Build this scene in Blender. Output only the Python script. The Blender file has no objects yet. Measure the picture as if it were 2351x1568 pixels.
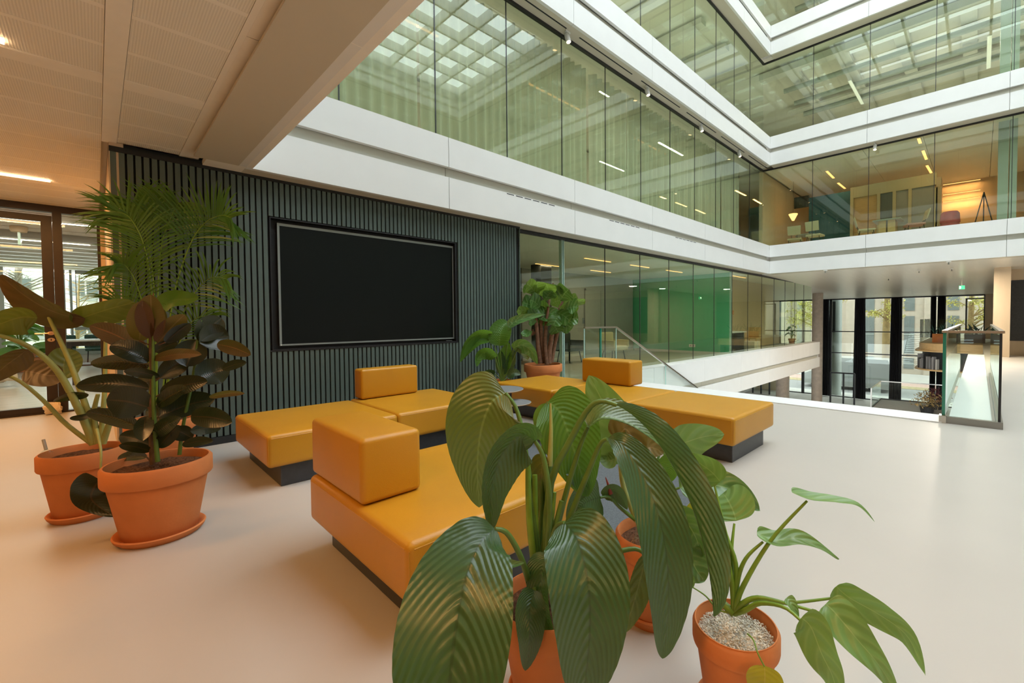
import bpy, bmesh, math, random
from mathutils import Vector, Matrix
random.seed(7)
PI = math.pi
SC = bpy.context.scene
COL = SC.collection

# ------------------------------------------------------------------ camera
FPX, IW, IH = 1012.2245, 2351.0, 1568.0
YAW, PIT, ROL = math.radians(46.45413), math.radians(-1.5663), math.radians(-0.366087)
PPX, PPY = 1175.5 + 111.29, 784 - 23.613
CAMZ = 1.22
_F = Vector((math.cos(PIT)*math.sin(YAW), math.cos(PIT)*math.cos(YAW), math.sin(PIT)))
_r = Vector((math.cos(YAW), -math.sin(YAW), 0)); _u = _r.cross(_F)
CR = math.cos(ROL)*_r + math.sin(ROL)*_u
CU = -math.sin(ROL)*_r + math.cos(ROL)*_u
CO = Vector((0, 0, CAMZ))
cam = bpy.data.objects.new('camera', bpy.data.cameras.new('camera'))
COL.objects.link(cam)
cam.data.sensor_width = 36; cam.data.sensor_fit = 'HORIZONTAL'
cam.data.lens = FPX/IW*36
cam.data.shift_x = -111.29/IW; cam.data.shift_y = -23.613/IW
cam.data.clip_start = 0.05; cam.data.clip_end = 400
m = Matrix.Identity(4)
for i in range(3):
    m[i][0], m[i][1], m[i][2], m[i][3] = CR[i], CU[i], -_F[i], CO[i]
cam.matrix_world = m
SC.camera = cam
def ray(x, y): return _F + CR*((x-PPX)/FPX) - CU*((y-PPY)/FPX)
def px(x, y, d): return CO + ray(x, y)*d                     # photo pixel at forward distance d
def pz(x, y, z):
    d = ray(x, y); return CO + d*((z-CAMZ)/d.z)
def py_(x, y, Y):
    d = ray(x, y); return CO + d*(Y/d.y)
def pxx(x, y, X):
    d = ray(x, y); return CO + d*(X/d.x)
def fwd(p): return (Vector(p)-CO).dot(_F)

# ------------------------------------------------------------------ sky, daylight portals, exposure
W = bpy.data.worlds.new('overcast_sky'); SC.world = W; W.use_nodes = True
W.node_tree.nodes['Background'].inputs[0].default_value = (0.87, 0.96, 1.03, 1)
W.node_tree.nodes['Background'].inputs[1].default_value = SKY = 6.9
SC.view_settings.view_transform = 'Standard'; SC.view_settings.look = 'None'
SC.view_settings.gamma = 1; SC.view_settings.use_curve_mapping = False
SC.view_settings.exposure = 0.0
SC.cycles.max_bounces = 8; SC.cycles.diffuse_bounces = 4; SC.cycles.glossy_bounces = 3
SC.cycles.transmission_bounces = 6; SC.cycles.transparent_max_bounces = 28
SC.cycles.sample_clamp_indirect = 6.0
SC.cycles.caustics_reflective = False; SC.cycles.caustics_refractive = False
def area(name, loc, direction, sx, sy, energy, color=(1, 1, 1), portal=False, parent=None):
    l = bpy.data.lights.new(name, 'AREA'); l.shape = 'RECTANGLE'; l.size = sx; l.size_y = sy
    l.energy = energy; l.color = color
    if portal: l.cycles.is_portal = True
    o = bpy.data.objects.new(name, l); COL.objects.link(o)
    o.location = loc
    d = Vector(direction).normalized()
    o.rotation_euler = d.to_track_quat('-Z', 'X' if abs(d.z) < .9 else 'Y').to_euler()
    if parent is not None:
        o.parent = parent; o.location = Vector(loc) - WL(parent)
    return o
area('daylight_portal_roof', (8.5, -3.6, 14.9), (0, 0, -1), 14.6, 17.4, 1, portal=True)
area('daylight_portal_street', (33.9, 4.0, -0.6), (-1, 0, 0), 11, 6.2, 1, portal=True)
area('daylight_portal_garden', (-1.0, 19.9, 1.6), (0, -1, 0), 4.5, 2.3, 1, portal=True)

# ------------------------------------------------------------------ helpers
_wl = {}
def WL(o): return _wl.get(o.name, Vector((0, 0, 0)))
class MB:
    def __init__(s): s.v = []; s.f = []; s.uv = {}
    def add(s, vs, fs):
        n = len(s.v); s.v += [Vector(v) for v in vs]; s.f += [tuple(i+n for i in f) for f in fs]; return s
    def box(s, x0, y0, z0, x1, y1, z1):
        x0, x1 = min(x0, x1), max(x0, x1); y0, y1 = min(y0, y1), max(y0, y1); z0, z1 = min(z0, z1), max(z0, z1)
        return s.add([(x0,y0,z0),(x1,y0,z0),(x1,y1,z0),(x0,y1,z0),(x0,y0,z1),(x1,y0,z1),(x1,y1,z1),(x0,y1,z1)],
                     [(0,3,2,1),(4,5,6,7),(0,1,5,4),(1,2,6,5),(2,3,7,6),(3,0,4,7)])
    def bar(s, a, b, w, h=None, up=(0, 0, 1)):
        a, b = Vector(a), Vector(b); h = h or w; d = (b-a).normalized(); up = Vector(up)
        if abs(d.dot(up)) > .98: up = Vector((1, 0, 0))
        sd = d.cross(up).normalized()*(w/2); u = sd.cross(d).normalized()*(h/2)
        return s.add([a-sd-u, a+sd-u, a+sd+u, a-sd+u, b-sd-u, b+sd-u, b+sd+u, b-sd+u],
                     [(0,3,2,1),(4,5,6,7),(0,1,5,4),(1,2,6,5),(2,3,7,6),(3,0,4,7)])
    def tube(s, pts, rad, n=8, cap=True):
        pts = [Vector(p) for p in pts]; k = len(pts)
        if not isinstance(rad, (list, tuple)): rad = [rad]*k
        t0 = (pts[1]-pts[0]).normalized()
        u = t0.cross(Vector((0, 0, 1)) if abs(t0.z) < .9 else Vector((1, 0, 0))).normalized()
        base = len(s.v); vs = []; fs = []
        for i, p in enumerate(pts):
            t = (pts[min(i+1, k-1)]-pts[max(i-1, 0)]).normalized()
            u = (u - t*u.dot(t)).normalized(); w = t.cross(u)
            for j in range(n):
                a = 2*PI*j/n; vs.append(p + (u*math.cos(a)+w*math.sin(a))*rad[i])
        for i in range(k-1):
            for j in range(n):
                fs.append((i*n+j, i*n+(j+1) % n, (i+1)*n+(j+1) % n, (i+1)*n+j))
        if cap: fs += [tuple(range(n-1, -1, -1)), tuple((k-1)*n+j for j in range(n))]
        return s.add(vs, fs)
    def lathe(s, prof, c=(0, 0, 0), n=40, cap0=False, cap1=False):
        c = Vector(c); k = len(prof); vs = []; fs = []
        for r, z in prof:
            for j in range(n):
                a = 2*PI*j/n; vs.append(c+Vector((r*math.cos(a), r*math.sin(a), z)))
        for i in range(k-1):
            for j in range(n):
                fs.append((i*n+j, i*n+(j+1) % n, (i+1)*n+(j+1) % n, (i+1)*n+j))
        if cap0: fs.append(tuple(range(n-1, -1, -1)))
        if cap1: fs.append(tuple((k-1)*n+j for j in range(n)))
        return s.add(vs, fs)
    def rbox(s, x0, y0, z0, x1, y1, z1, r=.03, seg=4, puff=0.0):
        bm = bmesh.new(); bmesh.ops.create_cube(bm, size=1)
        for v in bm.verts:
            v.co = Vector(((x0+x1)/2+v.co.x*(x1-x0), (y0+y1)/2+v.co.y*(y1-y0), (z0+z1)/2+v.co.z*(z1-z0)))
        bmesh.ops.bevel(bm, geom=bm.edges[:], offset=r, segments=seg, profile=.5, affect='EDGES')
        bm.verts.index_update()
        s.add([v.co.copy() for v in bm.verts], [tuple(v.index for v in f.verts) for f in bm.faces]); bm.free(); return s
    def disc(s, c, r, z0, z1, n=48, bev=.004):
        return s.lathe([(r-bev, z0), (r, z0+bev), (r, z1-bev), (r-bev, z1)], c, n, True, True)
def props(o, label=None, cat=None, group=None, kind=None):
    if label: o['label'] = label
    if cat: o['category'] = cat
    if group: o['group'] = group
    if kind: o['kind'] = kind
    return o
def obj(name, mb, mat, parent=None, smooth=None, label=None, cat=None, group=None, kind=None, uv=None):
    if parent is not None: off = WL(parent)
    else:
        xs = [v.x for v in mb.v]; ys = [v.y for v in mb.v]; zs = [v.z for v in mb.v]
        off = Vector(((min(xs)+max(xs))/2, (min(ys)+max(ys))/2, min(zs)))
    me = bpy.data.meshes.new(name)
    me.from_pydata([v-off for v in mb.v], [], mb.f)
    if uv:
        l = me.uv_layers.new(name='UVMap')
        for p in me.polygons:
            for li, vi in zip(p.loop_indices, p.vertices): l.data[li].uv = uv[vi]
    me.materials.append(mat)
    if smooth is not None:
        me.polygons.foreach_set('use_smooth', [True]*len(me.polygons))
        if smooth > 0: me.set_sharp_from_angle(angle=math.radians(smooth))
    me.update()
    o = bpy.data.objects.new(name, me); COL.objects.link(o)
    if parent is not None: o.parent = parent
    else: o.location = off
    _wl[o.name] = off
    return props(o, label, cat, group, kind)
def dup(o, parent, shift):
    c = o.copy(); COL.objects.link(c); c.parent = parent
    c.location = o.location + Vector(shift); _wl[c.name] = WL(o)
    return c
def thing(name, label, cat, loc, group=None, kind=None):
    o = bpy.data.objects.new(name, None); COL.objects.link(o); o.location = loc
    o.empty_display_size = .1; _wl[o.name] = Vector(loc)
    return props(o, label, cat, group, kind)
def copy_tree(o, shift=(0, 0, 0), parent=None, label=None, rz=None):
    c = o.copy(); COL.objects.link(c)
    if parent is None:
        c.location = o.location + Vector(shift); _wl[c.name] = WL(o) + Vector(shift)
        if rz is not None: c.rotation_euler.z = rz
    else: c.parent = parent
    if label: c['label'] = label
    for ch in list(o.children): copy_tree(ch, parent=c)
    return c

# ------------------------------------------------------------------ materials
MAT = {}
def mat(name, col, rough=.5, metal=0, noise=0, nscale=8, bump=0, bscale=60, spec=.5, emit=None, estr=0, coat=0, stretch=None, col2=None):
    M = bpy.data.materials.new(name); M.use_nodes = True; MAT[name] = M
    nt = M.node_tree; b = nt.nodes['Principled BSDF']
    b.inputs['Base Color'].default_value = (*col, 1); b.inputs['Roughness'].default_value = rough
    b.inputs['Metallic'].default_value = metal; b.inputs['Specular IOR Level'].default_value = spec
    b.inputs['Coat Weight'].default_value = coat
    tc = nt.nodes.new('ShaderNodeTexCoord'); vec = tc.outputs['Object']
    if stretch:
        mp = nt.nodes.new('ShaderNodeMapping'); mp.inputs['Scale'].default_value = stretch
        nt.links.new(vec, mp.inputs[0]); vec = mp.outputs[0]
    if noise or col2:
        n = nt.nodes.new('ShaderNodeTexNoise'); n.inputs['Scale'].default_value = nscale; n.inputs['Detail'].default_value = 4
        nt.links.new(vec, n.inputs['Vector'])
        r = nt.nodes.new('ShaderNodeValToRGB')
        c2 = col2 if col2 else tuple(max(0, c*(1-noise)) for c in col); c1 = col if col2 else tuple(min(1, c*(1+noise)) for c in col)
        r.color_ramp.elements[0].color = (*c2, 1); r.color_ramp.elements[1].color = (*c1, 1)
        r.color_ramp.elements[0].position = .3; r.color_ramp.elements[1].position = .7
        nt.links.new(n.outputs['Fac'], r.inputs[0]); nt.links.new(r.outputs[0], b.inputs['Base Color'])
    if bump:
        n2 = nt.nodes.new('ShaderNodeTexNoise'); n2.inputs['Scale'].default_value = bscale; n2.inputs['Detail'].default_value = 3
        nt.links.new(vec, n2.inputs['Vector'])
        bp = nt.nodes.new('ShaderNodeBump'); bp.inputs['Strength'].default_value = bump; bp.inputs['Distance'].default_value = .01
        nt.links.new(n2.outputs['Fac'], bp.inputs['Height']); nt.links.new(bp.outputs[0], b.inputs['Normal'])
    if emit:
        b.inputs['Emission Color'].default_value = (*emit, 1); b.inputs['Emission Strength'].default_value = estr
    return M
def glassmat(name, tint, ior=1.5, grough=0.0):
    M = bpy.data.materials.new(name); M.use_nodes = True; MAT[name] = M; nt = M.node_tree
    nt.nodes.remove(nt.nodes['Principled BSDF']); out = nt.nodes['Material Output']
    t = nt.nodes.new('ShaderNodeBsdfTransparent'); t.inputs[0].default_value = (*tint, 1)
    g = nt.nodes.new('ShaderNodeBsdfGlossy'); g.inputs['Roughness'].default_value = grough; g.inputs[0].default_value = (.92, .98, .94, 1)
    lw = nt.nodes.new('ShaderNodeLayerWeight'); lw.inputs[0].default_value = .5
    f0 = ((ior-1)/(ior+1))**2
    pw = nt.nodes.new('ShaderNodeMath'); pw.operation = 'POWER'; pw.inputs[1].default_value = 5.0; nt.links.new(lw.outputs['Facing'], pw.inputs[0])
    f = nt.nodes.new('ShaderNodeMath'); f.operation = 'MULTIPLY_ADD'; f.inputs[1].default_value = 1-f0; f.inputs[2].default_value = f0; nt.links.new(pw.outputs[0], f.inputs[0])
    mx = nt.nodes.new('ShaderNodeMixShader')
    nt.links.new(f.outputs[0], mx.inputs[0]); nt.links.new(t.outputs[0], mx.inputs[1]); nt.links.new(g.outputs[0], mx.inputs[2])
    nt.links.new(mx.outputs[0], out.inputs[0]); return M
mat('floor_resin', (.485, .445, .388), .42, noise=.03, nscale=1.2, bump=.015, bscale=3, spec=.45)
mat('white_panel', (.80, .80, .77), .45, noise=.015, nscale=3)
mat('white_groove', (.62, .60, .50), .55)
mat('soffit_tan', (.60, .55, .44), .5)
mat('slat_green', (.080, .115, .102), .42, noise=.10, nscale=3, stretch=(6, 6, .4), bump=.03, bscale=90)
mat('slat_back', (.012, .014, .014), .7)
mat('ceiling_plain', (.90, .87, .79), .45, noise=.02)
mat('ceiling_gloss', (.84, .79, .68), .30, noise=.03, nscale=2, stretch=(.3, 6, 1))
mat('paint_tan', (.66, .52, .36), .6, noise=.03)
mat('paint_white', (.74, .73, .69), .6, noise=.02)
mat('paint_grey', (.40, .41, .40), .6, noise=.03)
mat('paint_green', (.10, .50, .28), .5, noise=.03)
mat('paint_teal', (.012, .13, .22), .5)
mat('dark_panel', (.03, .031, .033), .45, noise=.2, nscale=20)
mat('wood_wall', (.60, .47, .32), .5, noise=.06, nscale=4, stretch=(1, 1, .2))
mat('wood_band', (.68, .46, .21), .45, noise=.1, nscale=6, stretch=(1, 1, 8))
mat('brown_frame', (.020, .011, .008), .4, noise=.2, nscale=10)
mat('black_metal', (.015, .016, .017), .4)
mat('grey_metal', (.30, .30, .28), .35, metal=.8)
mat('steel', (.55, .53, .48), .28, metal=1)
mat('brass_handle', (.72, .50, .33), .3, metal=1)
mat('alu_grey', (.42, .46, .43), .4, noise=.02)
mat('concrete', (.56, .47, .38), .75, noise=.12, nscale=6, bump=.1, bscale=30)
mat('leather', (.52, .245, .014), .36, noise=.05, nscale=2.5, bump=.10, bscale=260, spec=.38)
mat('plinth', (.032, .034, .037), .38, noise=.15, nscale=30)
mat('terracotta', (.60, .205, .065), .72, noise=.07, nscale=7, bump=.06, bscale=90, spec=.25)
mat('soil', (.115, .055, .028), .95, noise=.5, nscale=70, bump=1.0, bscale=120, spec=.1)
mat('gravel', (.66, .61, .50), .8, noise=.25, nscale=30)
mat('rug', (.12, .135, .14), .95, noise=.25, nscale=180, bump=.3, bscale=400, spec=.1)
mat('table_grey', (.21, .22, .22), .4, noise=.04)
mat('screen', (.005, .007, .006), .30, spec=.22)
mat('bezel', (.22, .25, .235), .4)
mat('tv_black', (.006, .006, .007), .5)
mat('white_spot', (.78, .78, .75), .4)
mat('street', (.55, .52, .49), .6, noise=.08, nscale=3)
mat('asphalt', (.30, .29, .29), .9, noise=.1, nscale=8)
mat('sidewalk', (.50, .48, .455), .85, noise=.06, nscale=2)
mat('bike_lane', (.58, .38, .34), .85, noise=.08)
mat('grass_dry', (.40, .32, .19), .95, noise=.3, nscale=6)
mat('facade_stone', (.46, .39, .32), .8, noise=.06, nscale=3)
mat('facade_glass', (.16, .18, .18), .3, noise=.1, nscale=2)
mat('bark', (.26, .18, .075), .9, noise=.3, nscale=12, bump=.4, bscale=30)
mat('bark_grey', (.22, .19, .15), .9, noise=.3, nscale=12)
mat('spring_leaf', (.55, .52, .15), .8, noise=.2, nscale=3)
mat('van_white', (.48, .50, .51), .25, coat=.5)
mat('tyre', (.02, .02, .02), .8)
mat('curtain_black', (.012, .012, .013), .85, noise=.2, nscale=10, stretch=(8, 8, .2))
mat('led_warm', (1, 1, 1), .5, emit=(1.0, .62, .33), estr=14)
mat('led_amber', (1, .6, .3), .5, emit=(1.0, .50, .17), estr=2.2)
mat('added_led_dim', (.8, .8, .75), .5, emit=(.95, 1.0, .85), estr=.45)  # faint glow for the lamps added on the upper floors
mat('led_white', (1, 1, 1), .5, emit=(1.0, .86, .68), estr=9)
mat('lamp_shade', (.9, .6, .3), .6, emit=(1.0, .55, .2), estr=2.5)
mat('exit_green', (.05, .5, .2), .5, emit=(.1, .9, .35), estr=1.2)
mat('seat_cream', (.62, .55, .36), .6)
mat('seat_pink', (.55, .30, .26), .8)
mat('pouf_pink', (.55, .12, .13), .85, noise=.1)
mat('letter_orange', (.75, .22, .06), .5)
mat('letter_blue', (.16, .24, .33), .5)
mat('wood_floor', (.42, .37, .31), .25, noise=.15, nscale=5, stretch=(.5, 8, 1))
mat('paper', (.72, .62, .48), .9, noise=.08)
glassmat('glass_facade', (.89, .935, .845), 1.52)
glassmat('glass_street', (.72, .75, .70), 1.42)
glassmat('glass_clear', (.95, .985, .96), 1.42)
glassmat('glass_rail', (.945, .985, .96), 1.45)
mat('glass_edge', (.03, .22, .14), .15, spec=.6)
mat('glass_edge_pale', (.45, .66, .58), .2)
def perforated(name, col, axis):
    M = mat(name, col, .45); nt = M.node_tree; b = nt.nodes['Principled BSDF']
    tc = nt.nodes.new('ShaderNodeTexCoord'); w = nt.nodes.new('ShaderNodeTexWave')
    w.bands_direction = axis; w.inputs['Scale'].default_value = 26
    nt.links.new(tc.outputs['Object'], w.inputs['Vector'])
    r = nt.nodes.new('ShaderNodeValToRGB'); r.color_ramp.elements[0].color = (*[c*.86 for c in col], 1); r.color_ramp.elements[1].color = (*col, 1)
    nt.links.new(w.outputs['Fac'], r.inputs[0]); nt.links.new(r.outputs[0], b.inputs['Base Color'])
    bp = nt.nodes.new('ShaderNodeBump'); bp.inputs['Strength'].default_value = .25; bp.inputs['Distance'].default_value = .004
    nt.links.new(w.outputs['Fac'], bp.inputs['Height']); nt.links.new(bp.outputs[0], b.inputs['Normal'])
perforated('ceiling_perf', (.88, .85, .76), 'X')
def sheer():
    M = bpy.data.materials.new('sheer'); M.use_nodes = True; MAT['sheer'] = M; nt = M.node_tree
    nt.nodes.remove(nt.nodes['Principled BSDF']); out = nt.nodes['Material Output']
    d = nt.nodes.new('ShaderNodeBsdfDiffuse'); d.inputs[0].default_value = (.74, .76, .66, 1)
    t = nt.nodes.new('ShaderNodeBsdfTranslucent'); t.inputs[0].default_value = (.6, .62, .52, 1)
    p = nt.nodes.new('ShaderNodeBsdfTransparent')
    m1 = nt.nodes.new('ShaderNodeMixShader'); m1.inputs[0].default_value = .35
    m2 = nt.nodes.new('ShaderNodeMixShader'); m2.inputs[0].default_value = .18
    nt.links.new(d.outputs[0], m1.inputs[1]); nt.links.new(t.outputs[0], m1.inputs[2])
    nt.links.new(m1.outputs[0], m2.inputs[1]); nt.links.new(p.outputs[0], m2.inputs[2]); nt.links.new(m2.outputs[0], out.inputs[0])
sheer()
# ================================================================== THE SETTING
S = {1: 2.73, 2: 6.40, 3: 10.10, 4: 13.80}                  # soffit height of each storey's white parapet
FH = .955                                                    # height of a parapet
XA, XB, YA, YB = 1.05, 15.9, -12.5, 5.24
YO = -19                      # the atrium well
GS = .36                                                     # glass set back behind the parapet
def struct(name, mb, m, smooth=None): return obj(name, mb, MAT[m], None, smooth, kind='structure')
# floors
fl = MB().box(-7, YO, -.35, 7.10, 5.6, 0).box(-7, 5.6, -.35, .11, 9.05, 0).box(7.10, YO, -.35, 33.9, -.12, 0)
floor = struct('floor', fl, 'floor_resin')
struct('floor', MB().box(.13, 5.6, -.35, 22.6, 12, 0), 'floor_resin')
struct('floor', MB().box(-4, 9.05, -.35, 3, 20.2, -.002), 'wood_floor')
struct('floor', MB().box(7.0, YO, -4.3, 33.9, 12, -4.0), 'street')
struct('trim_1', MB().box(6.65, .30, 0, 7.14, 5.2, .012).box(7.10, .30, -.36, 7.14, 5.2, 0), 'white_panel')
# grand stair going down from the edge of the floor
st = thing('stair', None, None, (7.14, 2.7, -4.0), kind='structure')
for k in range(23):
    z = -.174*(k+1); x = 7.14+.373*k
    b = MB().box(x, .30, z-.10, x+.40, 5.20, z)
    obj('step', b, MAT['white_panel'], st)
# parapets round the well: every facing panel is its own piece
def parapet(name, a, b, joints, zs, inward, top=FH, lowband=.42, groove=.14):
    """a,b: plan end points of the front face, joints: distances along a->b, inward: unit vector away from the well"""
    a, b, n = Vector((*a, 0)), Vector((*b, 0)), Vector((*inward, 0)); d = (b-a).normalized(); L = (b-a).length
    T = thing(name, None, None, (a.x, a.y, zs), kind='structure')
    def seg(m, s0, s1, z0, z1, d0, d1, nm):
        p = [a+d*s0+n*d0, a+d*s1+n*d0, a+d*s1+n*d1, a+d*s0+n*d1]
        mb = MB().add([(q.x, q.y, z0) for q in p]+[(q.x, q.y, z1) for q in p],
                      [(0,1,2,3),(4,7,6,5),(0,4,5,1),(1,5,6,2),(2,6,7,3),(3,7,4,0)])
        obj(nm, mb, MAT[m], T)
    js = [0]+[j for j in joints if 0 < j < L]+[L]
    g = .004
    for s0, s1 in zip(js, js[1:]):
        seg('white_panel', s0+g, s1-g, zs, zs+lowband, 0, .06, 'panel')
        seg('white_panel', s0+g, s1-g, zs+lowband+groove, zs+top, 0, .06, 'panel')
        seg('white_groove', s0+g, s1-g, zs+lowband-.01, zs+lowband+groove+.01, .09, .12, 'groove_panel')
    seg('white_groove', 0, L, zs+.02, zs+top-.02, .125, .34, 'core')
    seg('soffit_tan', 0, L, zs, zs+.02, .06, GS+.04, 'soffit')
    seg('white_panel', 0, L, zs+top-.02, zs+top, .06, GS+.02, 'coping')
    return T
jl = [3.34-XA+2.565*k for k in range(6)]
jr = [5.24-2.5+2.97*k for k in range(7)]
n = 1
for lv in (1, 2, 3, 4):
    z = S[lv]
    parapet('trim_%d' % (n+1), (XA, YB), (XB, YB), jl, z, (0, 1)); n += 1
    parapet('trim_%d' % (n+1), (XB, YB), (XB, YA), jr, z, (1, 0)); n += 1
    parapet('trim_%d' % (n+1), (XA, YA), (XA, YB), [YB-YA-j for j in reversed(jr)], z, (-1, 0)); n += 1
    parapet('trim_%d' % (n+1), (XB, YA), (XA, YA), jl, z, (0, -1)); n += 1
# gallery kerb beside the stair, level with this floor
parapet('trim_%d' % (n+1), (7.14, YB), (22.6, YB), [11.03-7.14-2.5, 11.03-7.14, 13.5-7.14, 16-7.14, 18.5-7.14, 21-7.14], -1.01, (0, 1), top=1.13, lowband=.43, groove=.14); n += 1
struct('trim_%d' % (n+1), MB().box(22.55, 5.3, -1.01, 22.6, 12, -.02), 'white_panel'); n += 1
# storey slabs behind the parapets
for lv in (1, 2, 3, 4):
    z0, z1 = S[lv]+.12, S[lv]+.85
    q = MB().box(XA-.3, YB+GS, z0, 34, 12, z1).box(XB+GS, YO, z0, 34, YB+GS, z1).box(-7, YO, z0, XA-GS, 12, z1).box(XA-GS, YO, z0, XB+GS, YA-GS, z1)
    struct('ceiling', q, 'ceiling_plain')
# glass fronts of the upper storeys
def glass_front(name, a, b, joints, z0, z1, m='glass_facade', head=True, jw=.014):
    a, b = Vector((*a, 0)), Vector((*b, 0)); d = (b-a).normalized(); nn = Vector((-d.y, d.x, 0)); L = (b-a).length
    T = thing(name, None, None, (a.x, a.y, z0), kind='structure')
    js = [0]+[j for j in joints if .05 < j < L-.05]+[L]
    def seg(s0, s1, zz0, zz1, t, mt, nm):
        p = [a+d*s0-nn*t, a+d*s1-nn*t, a+d*s1+nn*t, a+d*s0+nn*t]
        obj(nm, MB().add([(q.x, q.y, zz0) for q in p]+[(q.x, q.y, zz1) for q in p],
            [(0,3,2,1),(4,5,6,7),(0,1,5,4),(1,2,6,5),(2,3,7,6),(3,0,4,7)]), MAT[mt], T)
    for s0, s1 in zip(js, js[1:]): seg(s0+jw/2, s1-jw/2, z0, z1-.05, .005, m, 'pane')
    for j in js[1:-1]: seg(j-jw/2, j+jw/2, z0, z1-.05, .007, 'black_metal', 'joint')
    seg(0, L, z1-.05, z1, .03, 'black_metal', 'head_frame')
    return T
GX = XB+GS+.05; GY = YB+GS
m1 = [2.065-XA+GS+1.2985*k for k in range(12)]
mr = [GY-4.04+1.53*k for k in range(13)]
w = 1
for lv in (1, 2, 3):
    z0, z1 = S[lv]+FH-.08, S[lv+1]+.01
    glass_front('window_%d' % w, (XA-GS, GY), (GX, GY), m1, z0, z1); w += 1
    glass_front('window_%d' % w, (GX, GY), (GX, YA-GS), mr, z0, z1); w += 1
    glass_front('window_%d' % w, (XA-GS, YA-GS), (XA-GS, GY), mr, z0, z1); w += 1
    glass_front('window_%d' % w, (GX, YA-GS), (XA-GS, YA-GS), m1, z0, z1); w += 1
# gallery glass on this floor
glass_front('window_%d' % w, (4.82, GY), (22.6, GY), [5.94-4.82+1.287*k for k in range(14)], .0, 2.72); w += 1
fin = thing('trim_40', None, None, (5.95, GY, 0), kind='structure')
obj('glass_fin', MB().box(5.915, GY-.03, 0, 5.930, GY+.05, 2.68), MAT['glass_edge_pale'], fin)
obj('glass_fin', MB().box(5.958, GY-.03, 0, 5.973, GY+.05, 2.68), MAT['glass_edge_pale'], fin)
fin2 = thing('trim_41', None, None, (13.68, GY, 0), kind='structure')
obj('glass_fin', MB().box(13.66, GY+.02, 0, 13.69, GY+.08, 2.68), MAT['glass_edge_pale'], fin2)
# roof lattice over the well: beams with open sky above
rf = thing('ceiling', None, None, (8.5, -.4, 14.8), kind='structure')
for k in range(11):
    x = XA+.2+1.44*k
    obj('roof_beam', MB().box(x-.05, YA, 14.95, x+.05, YB, 15.45), MAT['white_panel'], rf)
for k in range(12):
    y = YA+.3+1.5*k
    obj('roof_beam', MB().box(XA, y-.05, 14.97, XB, y+.05, 15.43), MAT['white_panel'], rf)
obj('roof_edge', MB().box(-7, YB, 14.7, 34, 12, 15.4).box(-7, YO, 14.7, 34, YA, 15.4).box(-7, YA, 14.7, XA, YB, 15.4).box(XB, YA, 14.7, 34, YB, 15.4), MAT['white_panel'], rf)
# outer walls
struct('wall_left', MB().box(-7.2, YO, -.3, -7, 9.0, 15), 'paint_tan')
struct('wall_front', MB().box(-7.2, YO-.2, -4.2, 34, YO, 15), 'paint_white')
struct('wall_upper', MB().box(-7, 12, 2.7, 34.2, 12.2, 15).box(34, YO, 2.75, 34.2, 12, 15), 'paint_grey')
struct('wall_gallery', MB().box(.11, 11.9, -4.2, 34.2, 12.1, 2.75), 'paint_white')

# ---- slatted wall with the recessed screen
wl = thing('wall_back', None, None, (2.45, 5.5, 0), kind='structure')
SY = 5.467
TX0, TX1, TZ0, TZ1 = 1.29, 3.572, .907, 2.323
obj('backing', MB().box(.11, SY+.031, 0, TX0, SY+.06, 2.78).box(TX1, SY+.031, 0, 4.79, SY+.06, 2.78).box(TX0, SY+.031, 0, TX1, SY+.06, TZ0).box(TX0, SY+.031, TZ1, TX1, SY+.06, 2.78), MAT['slat_back'], wl)
obj('core', MB().box(.11, SY+.13, 0, 4.79, SY+.30, 2.78), MAT['slat_back'], wl)
obj('end_return', MB().box(4.785, SY-.004, 0, 4.80, SY+.30, 2.72), MAT['slat_green'], wl)
PITCH = .0531; sw = .0375
ns = int((4.785-.115)/PITCH)
def slat(z0, z1): return obj('slat', MB().box(.115, SY, z0, .115+sw, SY+.030, z1), MAT['slat_green'], wl)
full, low, upp = slat(.075, 2.70), slat(.075, TZ0-.012), slat(TZ1+.012, 2.70)
first = {id(full): 1, id(low): 1, id(upp): 1}
for k in range(ns):
    x = .115+PITCH*k
    inside = x+sw > TX0+.004 and x < TX1-.004
    for s in ((low, upp) if inside else (full,)):
        if first.pop(id(s), None): s.location.x += PITCH*k
        else:
            c = s.copy(); COL.objects.link(c); c.parent = wl; c.location = (PITCH*k, 0, 0)
bs = struct('baseboard_back', MB().box(.11, SY-.012, 0, 4.795, SY+.02, .07), 'slat_back')
struct('trim_42', MB().box(.11, SY-.006, 2.70, 4.80, SY+.031, 2.745), 'slat_back')
struct('trim_43', MB().box(TX0-.02, SY-.006, TZ0-.016, TX1+.02, SY+.02, TZ0).box(TX0-.004, SY-.004, TZ0, TX0+.008, SY+.12, TZ1).box(TX1-.008, SY-.004, TZ0, TX1+.004, SY+.12, TZ1).box(TX0, SY+.10, TZ0, TX1, SY+.128, TZ1).box(TX0, SY, TZ0-.004, TX1, SY+.12, TZ0+.008).box(TX0, SY, TZ1-.008, TX1, SY+.12, TZ1+.004), 'tv_black')
# side wall and lobby in front of the glazed door
struct('wall_side', MB().box(.11, SY+.005, 0, .20, 9.05, 2.80), 'paint_tan')
DY = 9.05
struct('trim_44', MB().box(.065, DY-.06, 0, .11, DY+.1, 2.80), 'paint_tan')
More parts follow.
